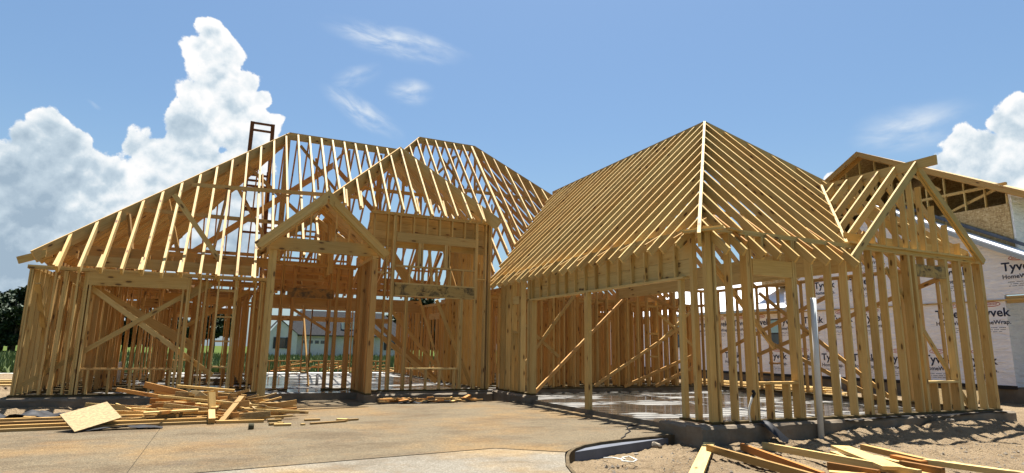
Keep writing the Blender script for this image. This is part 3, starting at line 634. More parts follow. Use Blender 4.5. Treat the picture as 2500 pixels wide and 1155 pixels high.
bx("beam", w, .8, 6.7, 22.6, 22.68, 2.4, 2.85, .6)

# ---- ROOFS -------------------------------------------------------------------
ST = .372
# left wing: hip roof, slope 1
rf = empty("roof", parent=HOUSE)
RX, RY, RZ = 1.36, 20.36, 8.00; EX, EY, EZ = -3.70, 15.30, 2.94; BY = 25.42
bx("ridge_board", rf, RX, 5.15, RY - .019, RY + .019, RZ - .24, RZ + .012, .15)
raf("hip_rafter", rf, (RX, RY, RZ + .01), (EX - .03, EY - .03, EZ - .02), .32, .15, .042); raf("hip_rafter", rf, (RX, RY, RZ + .01), (EX - .25, BY + .25, EZ - .24), .32, .6, .042)
def valM(x): return 19.38 - abs(4.31 - x)
k = 0
for x in [-2.83 + ST * i for i in range(-1, 22)]:
    if x > 5.1: break
    t = min(x, RX); ty, tz = EY + (t - EX), EZ + (t - EX)
    by = 14.98
    if 2.02 < x: by = valM(x)
    elif x > .95: by = 15.70
    j = fr(-.012, .012)
    raf("rafter", rf, (x + j, ty, tz), (x, by, EZ + by - EY), .235, fr(-.15, .05), .052)
    if by < 15 and k % 2 == 0: raf("tail_piece", rf, (x - .045, 15.36, EZ + .02), (x - .05, 14.99, EZ - .30), .12, -.1)
    raf("rafter", rf, (x + j, BY - (t - EX), tz), (x, BY + .3, EZ - .30), .20, .8); k += 1
raf("rafter", rf, (EX + .2, 15.42, EZ + .05), (EX - .28, 15.42, EZ - .14), .16, .0)
for y in [15.55 + .31 * i for i in range(32)]:
    d = min(y - EY, BY - y)
    raf("rafter", rf, (EX + d, y, EZ + d), (EX - .06, y, EZ - .06), .36, .3 + fr(-.1, .15))
for a, b, tn, h in (((-1.13, 17.6, 5.23), (3.3, 17.6, 5.42), .35, .11), ((-2.2, 16.9, 4.3), (1.2, 16.9, 4.3), .4, .10)): beam("purlin", rf, a, b, .038, h, tn)
for a, b in (((-1.67, 17.6, 4.9), (-1.05, 17.3, 2.7)), ((-.2, 18.5, 5.9), (-.55, 17.6, 2.7)), ((.6, 18.6, 6.0), (.8, 17.0, 2.7)), ((1.32, 20.36, 7.7), (1.30, 20.0, 2.7)), ((3.3, 20.36, 7.7), (3.6, 20.2, 2.8)), ((-2.3, 16.6, 4.1), (-2.0, 16.2, 2.7)), ((-.4, 19.5, 6.4), (.9, 19.5, 4.2)), ((0.2, 19.0, 6.3), (1.9, 19.0, 4.9)), ((2.4, 19.3, 6.6), (2.9, 19.3, 5.0)), ((4.4, 20.36, 7.7), (4.6, 20.36, 2.8))): beam("strut", rf, a, b, .04, .10, .55)
bx("ridge_post", rf, 1.24, 1.40, 20.2, 20.30, 2.7, 7.9, .35)
raf("valley_rafter", rf, (3.04, 22.0, 7.70), (-1.4, 22.0, 3.95), .26, .8, .05); raf("valley_rafter", rf, (3.06, 22.0, 7.70), (5.6, 20.9, 4.7), .24, .7, .05)
for z in (3.25, 3.5): bx("tie", rf, -2.6, .6, 18.0, 18.04, z, z + .09, .6)
for i in range(9): bx("joist", rf, -3.5 + i * .45, -3.46 + i * .45, 15.7, 19.1, 2.88, 3.06, .6)
for a, b in (((1.7, 20.0, 7.5), (3.0, 20.0, 6.05)), ((3.1, 21.8, 7.7), (3.35, 20.5, 7.9)), ((2.3, 20.8, 7.4), (2.5, 21.2, 6.4)), ((4.0, 20.7, 7.6), (4.5, 21.2, 6.6))): beam("strut", rf, a, b, .04, .09, .75)
# mid block: tall hip
rf = empty("roof", parent=HOUSE)
MX, MY, MZ = 4.31, 17.24, 7.02
bx("ridge_board", rf, MX - .019, MX + .019, MY, 19.4, MZ - .22, MZ + .01, .2)
for s in (-1, 1): raf("hip_rafter", rf, (MX, MY, MZ + .012), (MX + s * 2.42, MY - 2.20, MZ - 2.42), .40, .1, .046)
for x in [MX + ST * i for i in range(-6, 7)]:
    t = abs(x - MX) / 2.3
    if t > .97: continue
    raf("rafter", rf, (x, MY - 2.09 * t, MZ - 2.3 * t), (x + fr(-.01, .01), 15.02, MZ - 1.1 * (MY - 15.02)), .20, fr(-.15, .1))
    if R.random() < .5: raf("tail_piece", rf, (x + .05, 15.42, MZ - 1.1 * (MY - 15.46)), (x + .055, 15.05, MZ - 1.1 * (MY - 15.0) - .02), .12, -.05)
for y in [15.35 + ST * i for i in range(11)]:
    t = min(1, (y - 15.15) / 2.09); hx = 2.3 * (1 - t)
    for s in (-1, 1):
        lo = 2.36 if y < 17.05 else 4.31 - (y - 15.07)
        if lo - hx > .15: raf("rafter", rf, (MX + s * hx, y, MZ - hx), (MX + s * lo, y, MZ - lo), .19, .35)
bx("collar_tie", rf, 3.2, 5.4, 17.7, 17.74, 5.7, 5.8, .6); bx("collar_tie", rf, 3.3, 5.3, 18.3, 18.34, 5.85, 5.95, .7)
for x in (3.9, 4.25, 4.7): bx("strut", rf, x - .045, x + .045, 18.2, 18.24, 4.5, 6.4, .6)
beam("strut", rf, (3.75, 16.2, 3.0), (4.0, 16.0, 4.4), .05, .08, .1); beam("strut", rf, (5.2, 16.4, 2.8), (4.95, 16.2, 4.3), .05, .08, .1); beam("strut", rf, (3.95, 16.8, 3.85), (4.9, 17.2, 2.75), .04, .30, .35)
for a, b in (((4.7, 17.5, 2.8), (5.2, 17.5, 4.5)), ((5.6, 17.2, 2.9), (5.9, 17, 4.4)), ((6.1, 17, 2.9), (5.7, 17.5, 4.5))): beam("strut", rf, a, b, .038, .08, .6)
# rear block: higher hip behind
rf = empty("roof", parent=HOUSE)
AX, BX_, BYy, BZ = 6.02, 8.28, 21.3, 8.93
bx("ridge_board", rf, AX, BX_, BYy - .019, BYy + .019, BZ - .25, BZ + .012, .3)
raf("hip_rafter", rf, (AX, BYy, BZ + .01), (AX - 1.0, BYy - 1.0, BZ - 1.1), .28, .2, .042); raf("hip_rafter", rf, (BX_, BYy, BZ + .01), (BX_ + 1.25 * 3.2, BYy - 3.2, BZ - 1.1 * 3.2), .40, .4, .042)
raf("hip_rafter", rf, (BX_, BYy, BZ + .01), (BX_ + 4.5, BYy + 4.5, BZ - 4.5), .28, .7, .042); raf("hip_rafter", rf, (AX, BYy, BZ + .01), (AX - 2, BYy + 2, BZ - 2), .28, .7, .042)
def zB(y): return BZ - 1.1 * (BYy - y)
for x in [5.16 + ST * i for i in range(16)]:
    kk = AX - x if x < AX else (max(0, x - BX_) / 1.25)
    ty = BYy - kk
    by = BYy - (1.91 + (x - 4.31)) / 1.1 if x < 6.55 else BYy - (1.93 + .965 * (10.85 - x)) / 1.1
    if ty - by > .2: raf("rafter", rf, (x, ty, BZ - 1.1 * kk), (x + fr(-.015, .015), by, zB(by)), .20, .1 + fr(-.1, .2), .075 if 8 == int((x - 5.16) / ST + .5) else .038)
    kb = max(0, x - BX_, AX - x); raf("rafter", rf, (x, BYy + kb, BZ - kb), (x, 26.8, BZ - 5.5), .20, .8)
for y in [17.9 + ST * i for i in range(20)]:
    if y < BYy: hx = BX_ + 1.25 * (BYy - y); hz = BZ - 1.1 * (BYy - y)
    else: hx = BX_ + (y - BYy); hz = BZ - (y - BYy)
    if hx < 14.6: raf("rafter", rf, (hx, y, hz), (14.9, y, hz - .88 * (14.9 - hx)), .2, .7)
beam("purlin", rf, (6.9, 19.2, 6.5), (11.0, 19.2, 6.5), .038, .12, .6)
for a, b in (((7.2, 20.8, 8.2), (7.5, 20.3, 2.8)), ((8.25, 21.2, 8.7), (8.3, 21.0, 2.8)), ((9.4, 20.2, 7.6), (9.3, 19.8, 2.8)), ((6.1, 21.1, 8.6), (6.15, 21, 2.8)), ((6.8, 21.2, 8.3), (7.9, 21.4, 7.2)), ((7.4, 21.0, 8.3), (6.6, 21.2, 7.4)), ((8.6, 19.4, 6.6), (9.4, 18.8, 3.2)), ((7.2, 18.2, 5.3), (7.0, 17.9, 2.8)), ((8.0, 18.8, 6.0), (7.9, 18.4, 2.8))): beam("strut", rf, a, b, .04, .09, .6)
# garage hip roof
rf = empty("roof", parent=HOUSE)
GX, GY, GZ, GS = 10.85, 11.45, 7.00, .965
bx("ridge_board", rf, GX - .02, GX + .02, GY, 19.6, GZ - .25, GZ + .012, .25)
raf("hip_rafter", rf, (GX, GY, GZ + .02), (6.62, 7.22, GZ + .02 - GS * 4.23), .30, -.15, .055); raf("hip_rafter", rf, (GX, GY, GZ + .02), (14.66, 7.64, GZ + .02 - GS * 3.81), .30, .2, .042)
def vG(y): return GX - (GZ - BZ + 1.1 * (BYy - y)) / GS
i = 0
for y in [7.66 + .378 * q for q in range(32)]:
    d = max(0., GY - y); lo = 6.50 if y < 15.75 else vG(y)
    if GX - d - lo < .2: continue
    raf("rafter", rf, (GX - d, y + fr(-.012, .012), GZ - GS * d), (lo + fr(-.02, .02), y, GZ - GS * (GX - lo)), .185, .05 + fr(-.1, .12))
    if y < 15.7 and i % 2 == 0:
        raf("tail_piece", rf, (7.25, y + .06, 3.34), (6.55, y + .075, 2.93), .15, .35)
        beam("tail_piece", rf, (6.62, y + .05, 2.80), (7.0, y + .33, 3.0), .10, .02, .2)
    lo2 = 14.68
    raf("rafter", rf, (GX + d, y, GZ - GS * d), (lo2, y, GZ - GS * (lo2 - GX)), .20, .45); i += 1
valQ = lambda x: GY - (GZ - 4.97 + .95 * abs(12.37 - x)) / GS
i = 0
for x in [7.02 + .378 * q for q in range(21)]:
    d = abs(x - GX); lo = 6.98
    if x > 14.3: continue
    if 10.38 < x < 14.4: lo = valQ(x)
    if GY - d - lo < .15: continue
    raf("rafter", rf, (x + fr(-.01, .01), GY - d, GZ - GS * d), (x, lo, GZ - GS * (GY - lo)), .185, fr(0, .2))
    if lo < 7 and i % 2 == 1: raf("tail_piece", rf, (x + .055, 7.75, 3.42), (x + .06, 7.05, 2.85), .16, .8)
    i += 1
for a in ((6.75, 7.30, 2.98), (6.95, 7.12, 3.0)): pass
beam("lookout", rf, (6.60, 7.55, 2.99), (7.02, 7.10, 3.03), .09, .035, -.1); beam("lookout", rf, (6.62, 7.66, 3.03), (7.06, 7.14, 3.07), .09, .03, -.2); beam("lookout", rf, (7.15, 7.12, 3.04), (7.6, 7.3, 3.06), .09, .03, .0)
for y in (11.8, 13.2, 14.6): beam("collar_tie", rf, (8.6, y, 4.7), (13.1, y, 4.7), .038, .12, .5)
for y in (9.8, 12.0, 14.2): beam("strut", rf, (GX, y if y > 11.4 else 11.5, 6.7), (10.83, y, 3.2), .09, .04, .4)
beam("purlin", rf, (8.55, 9.6, 4.5), (8.55, 17.0, 4.5), .038, .14, .5); beam("purlin", rf, (13.15, 9.6, 4.5), (13.15, 17.0, 4.5), .038, .14, .5)
# garage gable over the second window
rf = empty("gable_roof", parent=HOUSE)
QX, QZ, QS = 12.37, 4.97, .95
bx("ridge_board", rf, QX - .02, QX + .02, 6.80, 9.30, QZ - .19, QZ + .006, .0)
for y in (7.62, 7.98, 8.34, 8.70, 9.04):
    zh = GZ - GS * (GY - y); o = (QZ - zh) / QS
    for s in (-1, 1): raf("rafter", rf, (QX + s * .02, y, QZ - .02), (QX + s * o, y, QZ - QS * o), .20, .0)
for s, o in ((-1, 2.32), (1, 1.99)):
    raf("rake_rafter", rf, (QX + s * .02, 7.19, QZ - .02), (QX + s * o, 7.19, QZ - QS * o), .20, -.05); raf("rake_rafter", rf, (QX + s * .08, 7.235, QZ - .13), (QX + s * (o - .12), 7.235, QZ - QS * (o - .12) - .06), .17, .05)
    raf("valley_rafter", rf, (QX + s * .01, 9.36, QZ + .02), (QX + s * (2.1 if s < 0 else 1.7), 7.30 if s < 0 else 7.7, QZ + .02 - QS * (2.1 if s < 0 else 1.7)), .26, -.2, .05)
for x in (10.75, 11.07, 11.40, 11.78, 12.10, 12.37, 12.66, 13.04, 13.42, 13.80): bx("gable_stud", rf, x - .019, x + .019, 7.34, 7.45, 3.142, QZ - QS * abs(x - QX) - .20, .05)
bx("plate", rf, 10.30, 14.50, 7.27, 7.46, 3.102, 3.14, -.05)
for x in (11.0, 12.0, 13.0, 13.8): bx("rim_board", rf, x - .45, x + .45, 7.58, 7.61, 3.2, 3.38, .0)
# ---- chimney chase
ch = empty("chimney_frame", parent=HOUSE)
for x0, x1 in ((.24, .22), (.92, .90)):
    for y in (22.5, 23.1): beam("post", ch, (x0, y, 8.93 if y < 23 else 7.3), (x1 + (.1 if x0 > .5 else -.05), y, 2.7), .13 if y < 23 else .08, .10, .95, 'shadewood', up=(0, 1, 0))
for z in (8.86, 8.60, 6.95, 6.55, 5.75, 4.9): bx("rung", ch, .22, .94, 22.47, 22.53, z, z + .07, .9, 'shadewood')
for z in (6.9, 5.8): bx("rung", ch, .22, .94, 23.07, 23.13, z, z + .07, .9, 'shadewood')

# ---- studs past the three hundred nearest, and other very numerous members, become one part
def merge_far(base, limit):
    L = [o for o in REG if o.name.split('.')[0] == base]
    if len(L) <= limit: return
    def near(o):
        c = sum((v.co for v in o.data.vertices), Vector()) / 8; return (c - CAM).length
    L.sort(key=near); dead = {o.name for o in L[limit:]}; REG[:] = [o for o in REG if o.name not in dead]; V, F, U, A = [], [], [], {'rnd': [], 'tone': []}
    for o in L[limit:]:
        b0 = len(V); V += [tuple(v.co) for v in o.data.vertices]; F += [tuple(i + b0 for i in f) for f in FACES]
        U += [tuple(d.uv) for d in o.data.uv_layers[0].data]
        for k in A: A[k] += [d.value for d in o.data.attributes[k].data]
        me = o.data; bpy.data.objects.remove(o); bpy.data.meshes.remove(me)
    me = bpy.data.meshes.new("far_studs"); me.from_pydata(V, [], F); uv = me.uv_layers.new(name='UVMap')
    uv.data.foreach_set('uv', [c for q in U for c in q])
    for k, vals in A.items(): me.attributes.new(k, 'FLOAT', 'POINT').data.foreach_set('value', vals)
    me.materials.append(M['wood']); o = link("far_studs", me, HOUSE); o['kind'] = 'stuff'
print("members", len(REG))
merge_far("stud", 300); merge_far("rafter", 300)

# ================================================================== NEIGHBOURING WRAPPED BUILDING
NB = tag(empty("wrapped_building", (22, 14, 0)), "two-storey building in white printed house wrap with strand board gable, seen behind the garage", "building")
NBi = Matrix.Translation((-22, -14, 0))
def nb(o): o.data.transform(NBi); return o
def poly_x(name, x, pts, mat, parent, th=.05):
    """a panel in a plane x = const: pts are (y, z); its thickness goes to +x"""
    n = len(pts); V = [(x, y, z) for y, z in pts] + [(x + th, y, z) for y, z in pts]
    F = [tuple(range(n))[::-1], tuple(range(n, 2 * n))] + [(i, (i + 1) % n, n + (i + 1) % n, n + i) for i in range(n)]
    o = mesh_obj(name, V, F, mat, parent); bm = bmesh.new(); bm.from_mesh(o.data); bmesh.ops.recalc_face_normals(bm, faces=bm.faces)
    uvl = bm.loops.layers.uv.new('UVMap')
    for f in bm.faces:
        for l in f.loops: l[uvl].uv = (l.vert.co.y + l.vert.co.x, l.vert.co.z)
    bm.to_mesh(o.data); bm.free(); return o
XW = 22.0
wl = nb(poly_x("wall", XW, [(10.6, .17), (34, .17), (34, 2.95), (18.9, 2.95), (18.9, 3.7), (14.3, 6.55), (6.0, 1.98 + .0), (6.0, 2.93), (10.6, 2.93)][:6] + [(7.8, 2.99), (10.6, 2.99)], 'wrap', NB, .12))
nb(poly_x("wall", XW + .02, [(18.9, 2.95), (18.9, 3.7), (14.3, 6.55), (7.8, 2.99)], 'wrap', NB, .08))
rw_ = nb(poly_x("wall", 24.2, [(5.0, .17), (10.7, .17), (10.7, 3.4), (5.0, 3.4)], 'wrap', NB, .1))
def side_y(name, y, x0, x1, z0, z1, mat, parent, th=.1): return nb(bx(name, parent, x0, x1, y, y + th, z0, z1, 0, mat, reg=False))
side_y("return_wall", 10.6, XW + .125, 24.2, .17, 2.93, 'wrap', NB)
nb(bx("foundation", NB, XW + .03, 34, 5.0, 34, -.5, .14, 0, 'conc', reg=False))
nb(bx("base_flashing", NB, XW - .02, XW + .02, 10.58, 34, .10, .21, 0, 'black', reg=False))
nb(bx("porch_header", NB, XW - .02, XW + .14, 5.0, 10.55, 2.72, 2.94, .2, reg=False)); nb(bx("ledger", NB, XW - .05, XW - .005, 5.0, 22.5, 2.80, 2.845, .1, reg=False))
# lower gable roof with white underlayment
def slope_slab(name, y0, z0, y1, z1, x0, x1, mat, th=.05):
    V = [(x0, y0, z0), (x1, y0, z0), (x1, y1, z1), (x0, y1, z1)]; V = [(x, y, z - th) for x, y, z in V] + V
    return nb(hexa(name, V, (0, 1), NB, mat))
slope_slab("roof", 6.6, 6.60 - .55 * 7.7, 14.3, 6.62, XW - .35, 23.0, 'underlay', .06)
slope_slab("fascia", 6.6, 6.56 - .55 * 7.7, 14.3, 6.56, XW - .36, XW - .33, 'trim', .14)
slope_slab("flashing", 6.6, 6.86 - .55 * 7.7, 14.3, 6.88, 22.90, 22.985, 'flash', .12)
nb(hexa("roof", [(XW - .4, 18.6, 2.94), (26, 18.6, 4.94), (26, 36, 4.94), (XW - .4, 36, 2.94), (XW - .4, 18.6, 3.0), (26, 18.6, 5.0), (26, 36, 5.0), (XW - .4, 36, 3.0)], (0, 1), NB, 'underlay'))
nb(bx("drip_edge", NB, XW - .44, XW - .405, 18.55, 36, 2.90, 3.02, 0, 'trim', reg=False)); nb(bx("soffit", NB, XW - .40, XW - .001, 18.92, 36, 2.86, 2.90, .1, reg=False))
# upper storey: strand board wall, open studs, roof deck
XU = 23.0
nb(poly_x("board_wall", XU, [(10.62, 4.2), (21.0, 4.2), (21.0, 6.05), (10.62, 6.05)], 'osb', NB, .06))
UA, UZ, US = 15.45, 9.22, .5370
rk = lambda y: UZ - US * abs(y - UA)
for y in steps(10.66, 20.8, .62):
    zt = rk(y) - .26
    nb(bx("stud", NB, XU + .0, XU + .09, y - .02, y + .02, 6.05, min(zt, 6.70), .1, reg=False))
    if zt > 6.9: nb(bx("stud", NB, XU + .0, XU + .09, y - .02, y + .02, 6.79, zt, .1, reg=False))
for z in (6.70, 6.745): nb(bx("plate", NB, XU - .01, XU + .10, 10.62, 20.6, z, z + .04, .2, reg=False))
for y0, y1 in ((UA, 9.95), (UA, 21.2)):
    nb(raf("rake_rafter", NB, (XU - .30, y0, rk(y0) - .03), (XU - .30, y1, rk(y1) - .03), .18, .5, reg=False)); nb(raf("rake_rafter", NB, (XU + .03, y0, rk(y0) - .03), (XU + .03, y1, rk(y1) - .03), .22, .5, reg=False))
nb(beam("brace", NB, (XU + .15, 10.8, 6.7), (XU + .15, 12.6, 6.1), .04, .09, .1, reg=False)); nb(beam("brace", NB, (XU + .12, 14.2, 8.3), (XU + .12, 12.7, 7.0), .04, .09, .3, reg=False)); nb(beam("brace", NB, (XU + .12, 16.6, 8.3), (XU + .12, 17.7, 7.2), .04, .09, .3, reg=False))
for yA, yB in ((UA, 9.90), (UA, 21.3)):
    V = [(XU - .34, yA, rk(yA)), (42, yA, rk(yA)), (42, yB, rk(yB)), (XU - .34, yB, rk(yB))]
    o = nb(hexa("roof_deck", [(x, y, z - .03) for x, y, z in V] + V, (0, 1), NB, 'osb'))
nb(bx("return_wall", NB, XU + .07, 42, 10.56, 10.66, 3.6, rk(10.6) - .05, 0, 'wrap', reg=False)); nb(bx("eave_board", NB, XU - .33, 42, 9.90, 9.935, rk(9.9) - .20, rk(9.9) - .035, .4, reg=False))
nb(poly_x("inner_wall", 28.0, [(10.7, 4.2), (20.9, 4.2), (20.9, 6.1), (15.45, 8.9), (10.7, 6.4)], 'osb', NB, .1)); nb(bx("inner_wall", NB, XU + .1, 28, 20.95, 21.05, 4.2, 6.6, .6, 'osb', reg=False)); nb(bx("inner_floor", NB, XU + .1, 28, 10.7, 20.9, 4.2, 4.3, .6, 'osb', reg=False))
for z in (1.62, 4.35): nb(bx("seam_tape", NB, XW - .004, XW - .001, 10.7 if z < 3 else 10.3, 34 if z < 3 else 17.2, z, z + .075, 0, 'tape', reg=False))
for y in (13.1, 17.0, 22.2): nb(bx("seam_tape", NB, XW - .005, XW - .002, y, y + .075, .22, 2.79, 0, 'tape', reg=False))
# windows
def nb_window(y0, y1, z0, z1, sticker=True):
    f = nb(bx("window", NB, XW - .035, XW - .002, y0, y1, z0, z1, 0, 'darkfr', reg=False)); zm = (z0 + z1) / 2
    nb(bx("pane", f, XW - .042, XW - .036, y0 + .05, y1 - .05, zm + .03, z1 - .05, 0, 'blue' if sticker else 'glass', reg=False)); nb(bx("pane", f, XW - .042, XW - .036, y0 + .05, y1 - .05, z0 + .06, zm - .03, 0, 'glass', reg=False))
    nb(bx("sill", f, XW - .06, XW - .036, y0 - .03, y1 + .03, z0 - .05, z0 - .002, 0, 'trim', reg=False))
nb_window(19.15, 19.85, 1.32, 2.56); nb_window(22.85, 23.2, .9, 2.55, False); nb_window(25.2, 25.9, 1.32, 2.56)
# printed lettering
def text_mesh(s, size, mat, bold=.0, ls=1.0):
    c = bpy.data.curves.new("lettering", 'FONT'); c.body = s; c.size = size; c.align_x = 'CENTER'; c.offset = bold; c.space_character = ls; c.resolution_u = 2
    o = bpy.data.objects.new("lettering", c); COL.objects.link(o); dg = bpy.context.evaluated_depsgraph_get()
    me = bpy.data.meshes.new_from_object(o.evaluated_get(dg)); bpy.data.objects.remove(o); me.materials.clear(); me.materials.append(M[mat]); return me
TM = text_mesh("Tyvek", .42, 'ink', .009); HM = text_mesh("HomeWrap.", .205, 'ink', .004); DM = text_mesh("DUPONT", .085, 'red', .002)
def ellipse_ring(a, b, w, mat, n=28):
    V, F = [], []
    for i in range(n):
        t = 2 * math.pi * i / n; V += [(a * math.cos(t), b * math.sin(t), 0), ((a - w) * math.cos(t), (b - w) * math.sin(t), 0)]
    F = [(2 * i, 2 * ((i + 1) % n), 2 * ((i + 1) % n) + 1, 2 * i + 1) for i in range(n)]
    me = bpy.data.meshes.new("oval"); me.from_pydata(V, [], F); me.materials.append(M[mat]); return me
OV = ellipse_ring(.27, .09, .022, 'red'); OV2 = ellipse_ring(.022, .03, .03, 'red', 8)
def lines_mesh():
    V, F = [], []
    for k, (a, b) in enumerate(((-.42, .40), (-.30, .33), (-.36, .22))):
        n = 16
        for i in range(n):
            if (i * 7 + k * 3) % 5 == 0: continue
            x0 = a + (b - a) * i / n; x1 = a + (b - a) * (i + .8) / n; z = -.07 * k; q = len(V)
            V += [(x0, z, 0), (x1, z, 0), (x1, z + .018, 0), (x0, z + .018, 0)]; F.append((q, q + 1, q + 2, q + 3))
    me = bpy.data.meshes.new("small_print"); me.from_pydata(V, [], F); me.materials.append(M['ink']); return me
LM = lines_mesh()
TR = Matrix(((0, 0, -1), (-1, 0, 0), (0, 1, 0))).to_4x4()      # text x -> -Y, text y -> +Z, facing -X
def logo(par, x, y, z, s=.90):
    for nm, me, dz in (("lettering", TM, 0), ("lettering", HM, -.27), ("emblem", OV, .43), ("emblem", DM, .40), ("small_print", LM, -.40)):
        o = link(nm, me, par); nm == "small_print" and tag(o, kind="stuff"); o.matrix_local = Matrix.Translation((x - 22, y - 14, z + dz * s)) @ TR @ Matrix.Scale(s, 4)
for y in (24.1, 22.75, 21.47, 20.25, 18.85, 17.55, 16.25, 14.95, 13.62, 12.25, 10.98): logo(wl, XW - .006, y, 2.33)
for y in (22.1, 20.85, 19.45, 18.1, 16.8, 15.46, 14.1, 12.80, 11.50): logo(wl, XW - .006, y, .84)
for y in (16.9, 15.3, 13.7, 12.0, 10.12): logo(wl, XW - .006, y, 3.72)
for y in (14.9, 13.36): logo(wl, XW - .006, y, 5.30 - (.6 if y > 14.5 else 0))
for y in (9.35, 8.0): logo(rw_, 24.194, y, .95); logo(rw_, 24.194, y, 2.35)
for x in (24.2, 26.0):
    for nm, me, dz in (("lettering", TM, 0), ("lettering", HM, -.27), ("emblem", OV, .43), ("emblem", DM, .40)):
        o = link(nm, me, wl); o.matrix_local = Matrix.Translation((x - 22, 10.555 - 14, 5.35 + dz)) @ Matrix(((1, 0, 0), (0, 0, -1), (0, 1, 0))).to_4x4()

# ================================================================== FAR HOUSE, TREES, GRASS
FH = tag(empty("far_house", (15, 92, -.46)), "white finished house with grey shingle roof far behind, seen through the entry studs", "house")
def fb_(name, par, x0, x1, y0, y1, z0, z1, mat): o = bx(name, par, x0, x1, y0, y1, z0, z1, 0, mat, reg=False); o.data.transform(Matrix.Translation((-15, -92, .46))); return o
fw_ = fb_("wall", FH, 8.6, 25.6, 92.6, 101, -.46, 2.75, 'brick_w'); fg = fb_("wall", FH, 5.6, 9.4, 91.0, 92.6, -.46, 2.75, 'siding')
def far_mesh(name, V, F, mat, par=None): o = mesh_obj(name, [(x - 15, y - 92, z + .46) for x, y, z in V], F, mat, par or FH); return o
far_mesh("gable", [(5.6, 91.0, 2.75), (9.4, 91.0, 2.75), (7.0, 91.0, 4.6), (5.6, 91.15, 2.75), (9.4, 91.15, 2.75), (7.0, 91.15, 4.6)], [(0, 1, 2), (5, 4, 3), (0, 3, 4, 1), (1, 4, 5, 2), (2, 5, 3, 0)], 'siding')
rfh = far_mesh("roof", [(8.0, 92.0, 2.7), (26.4, 92.0, 2.7), (26.4, 101.6, 2.7), (8.0, 101.6, 2.7), (10.2, 96.8, 6.4), (22.6, 96.8, 6.4)], [(0, 1, 5, 4), (1, 2, 5), (2, 3, 4, 5), (3, 0, 4), (3, 2, 1, 0)], 'shingle')
far_mesh("roof", [(5.2, 90.8, 2.62), (7.0, 90.8, 4.8), (9.7, 90.8, 2.55), (5.2, 97.6, 2.62), (7.0, 97.6, 4.8), (9.7, 97.6, 2.55)], [(0, 1, 4, 3), (1, 2, 5, 4)], 'shingle')
far_mesh("dormer", [(15.8, 93.2, 3.6), (17.6, 93.2, 3.6), (17.6, 93.2, 4.7), (15.8, 93.2, 4.7), (16.7, 93.2, 5.3), (15.8, 96, 3.6), (17.6, 96, 3.6), (17.6, 96, 4.7), (15.8, 96, 4.7), (16.7, 96, 5.3)], [(0, 1, 2, 4, 3), (1, 6, 7, 2), (2, 7, 9, 4), (4, 9, 8, 3), (3, 8, 5, 0)], 'siding')
fb_("gutter", FH, 8.0, 26.4, 91.86, 91.98, 2.52, 2.68, 'darkfr')
def far_win(x0, x1, z0, z1, y, par, sh=True):
    f = fb_("window", par, x0, x1, y - .12, y - .01, z0, z1, 'darkfr'); fb_("pane", f, x0 + .08, x1 - .08, y - .14, y - .121, z0 + .08, z1 - .08, 'glass')
    if sh: fb_("shutter", f, x0 - .42, x0 - .03, y - .10, y - .01, z0 - .05, z1 + .05, 'darkfr'); fb_("shutter", f, x1 + .03, x1 + .42, y - .10, y - .01, z0 - .05, z1 + .05, 'darkfr')
far_win(6.7, 7.9, .75, 2.2, 91.0, FH); far_win(17.9, 18.9, .6, 2.1, 92.6, FH); far_win(22.5, 23.7, .7, 2.1, 92.6, FH); far_win(16.2, 17.2, 3.85, 4.6, 93.2, FH, False)
fd = fb_("garage_door", FH, 10.2, 13.6, 92.46, 92.58, -.42, 2.1, 'siding')
for x in (10.6, 11.45, 12.3, 13.1): fb_("pane", fd, x - .28, x + .28, 92.42, 92.455, 1.45, 1.9, 'glass')
for x in (14.6, 20.3, 25.0): fb_("column", FH, x - .22, x + .22, 92.05, 92.45, -.46, 2.55, 'siding')
fb_("porch_floor", FH, 14.0, 25.6, 92.0, 92.6, -.46, -.30, 'lightconc')
def leaf_cloud(name, centres, n, size, seed, mat, par=None):
    g = np.random.default_rng(seed); c = np.array([q[:3] for q in centres]); r = np.array([q[3] for q in centres]); wgt = r ** 2.2; idx = g.choice(len(c), n, p=wgt / wgt.sum())
    d = g.normal(size=(n, 3)); d /= np.linalg.norm(d, axis=1)[:, None]; rr = r[idx] * g.uniform(.45, 1.08, n) ** .7
    p = c[idx] + d * rr[:, None] * np.array([1, 1, .8]); a = g.normal(size=(n, 3)); a /= np.linalg.norm(a, axis=1)[:, None]
    b = np.cross(a, g.normal(size=(n, 3))); b /= np.linalg.norm(b, axis=1)[:, None]; s = size * g.uniform(.6, 1.4, n)[:, None]
    V = np.stack([p - a * s, p - b * s * .55, p + a * s, p + b * s * .55], 1).reshape(-1, 3)
    me = bpy.data.meshes.new(name); me.vertices.add(4 * n); me.vertices.foreach_set('co', V.ravel()); me.loops.add(4 * n); me.loops.foreach_set('vertex_index', np.arange(4 * n)); me.polygons.add(n)
    me.polygons.foreach_set('loop_start', np.arange(0, 4 * n, 4)); me.update(calc_edges=True)
    me.attributes.new('rnd', 'FLOAT', 'POINT').data.foreach_set('value', np.repeat(g.random(n), 4)); me.materials.append(M[mat]); return me
def tree_meshes(seed):
    g = random.Random(seed); H = 8.0; cs = []
    for i in range(16):
        t = g.uniform(.25, 1.0); a = g.uniform(0, 6.28); w = 2.6 * (1 - abs(t - .55) * .9) * g.uniform(.4, 1); cs.append((w * math.cos(a), w * math.sin(a), H * t * .9 + .3, g.uniform(.8, 1.5) * (1.1 - .3 * t)))
    crown = leaf_cloud("crown", cs, 5200, .27, seed, 'leaf')
    tr = tube("trunk", [(0, 0, 0), (.1, .05, 1.5), (0, .1, 3.5), (.1, 0, 6.2)], [.24, .19, .14, .05], 'bark', None, 7); me = tr.data; bpy.data.objects.remove(tr)
    V, F = [], []
    return crown, me, cs
TP = [tree_meshes(s) for s in (3, 5, 8, 13)]
LIMB = []
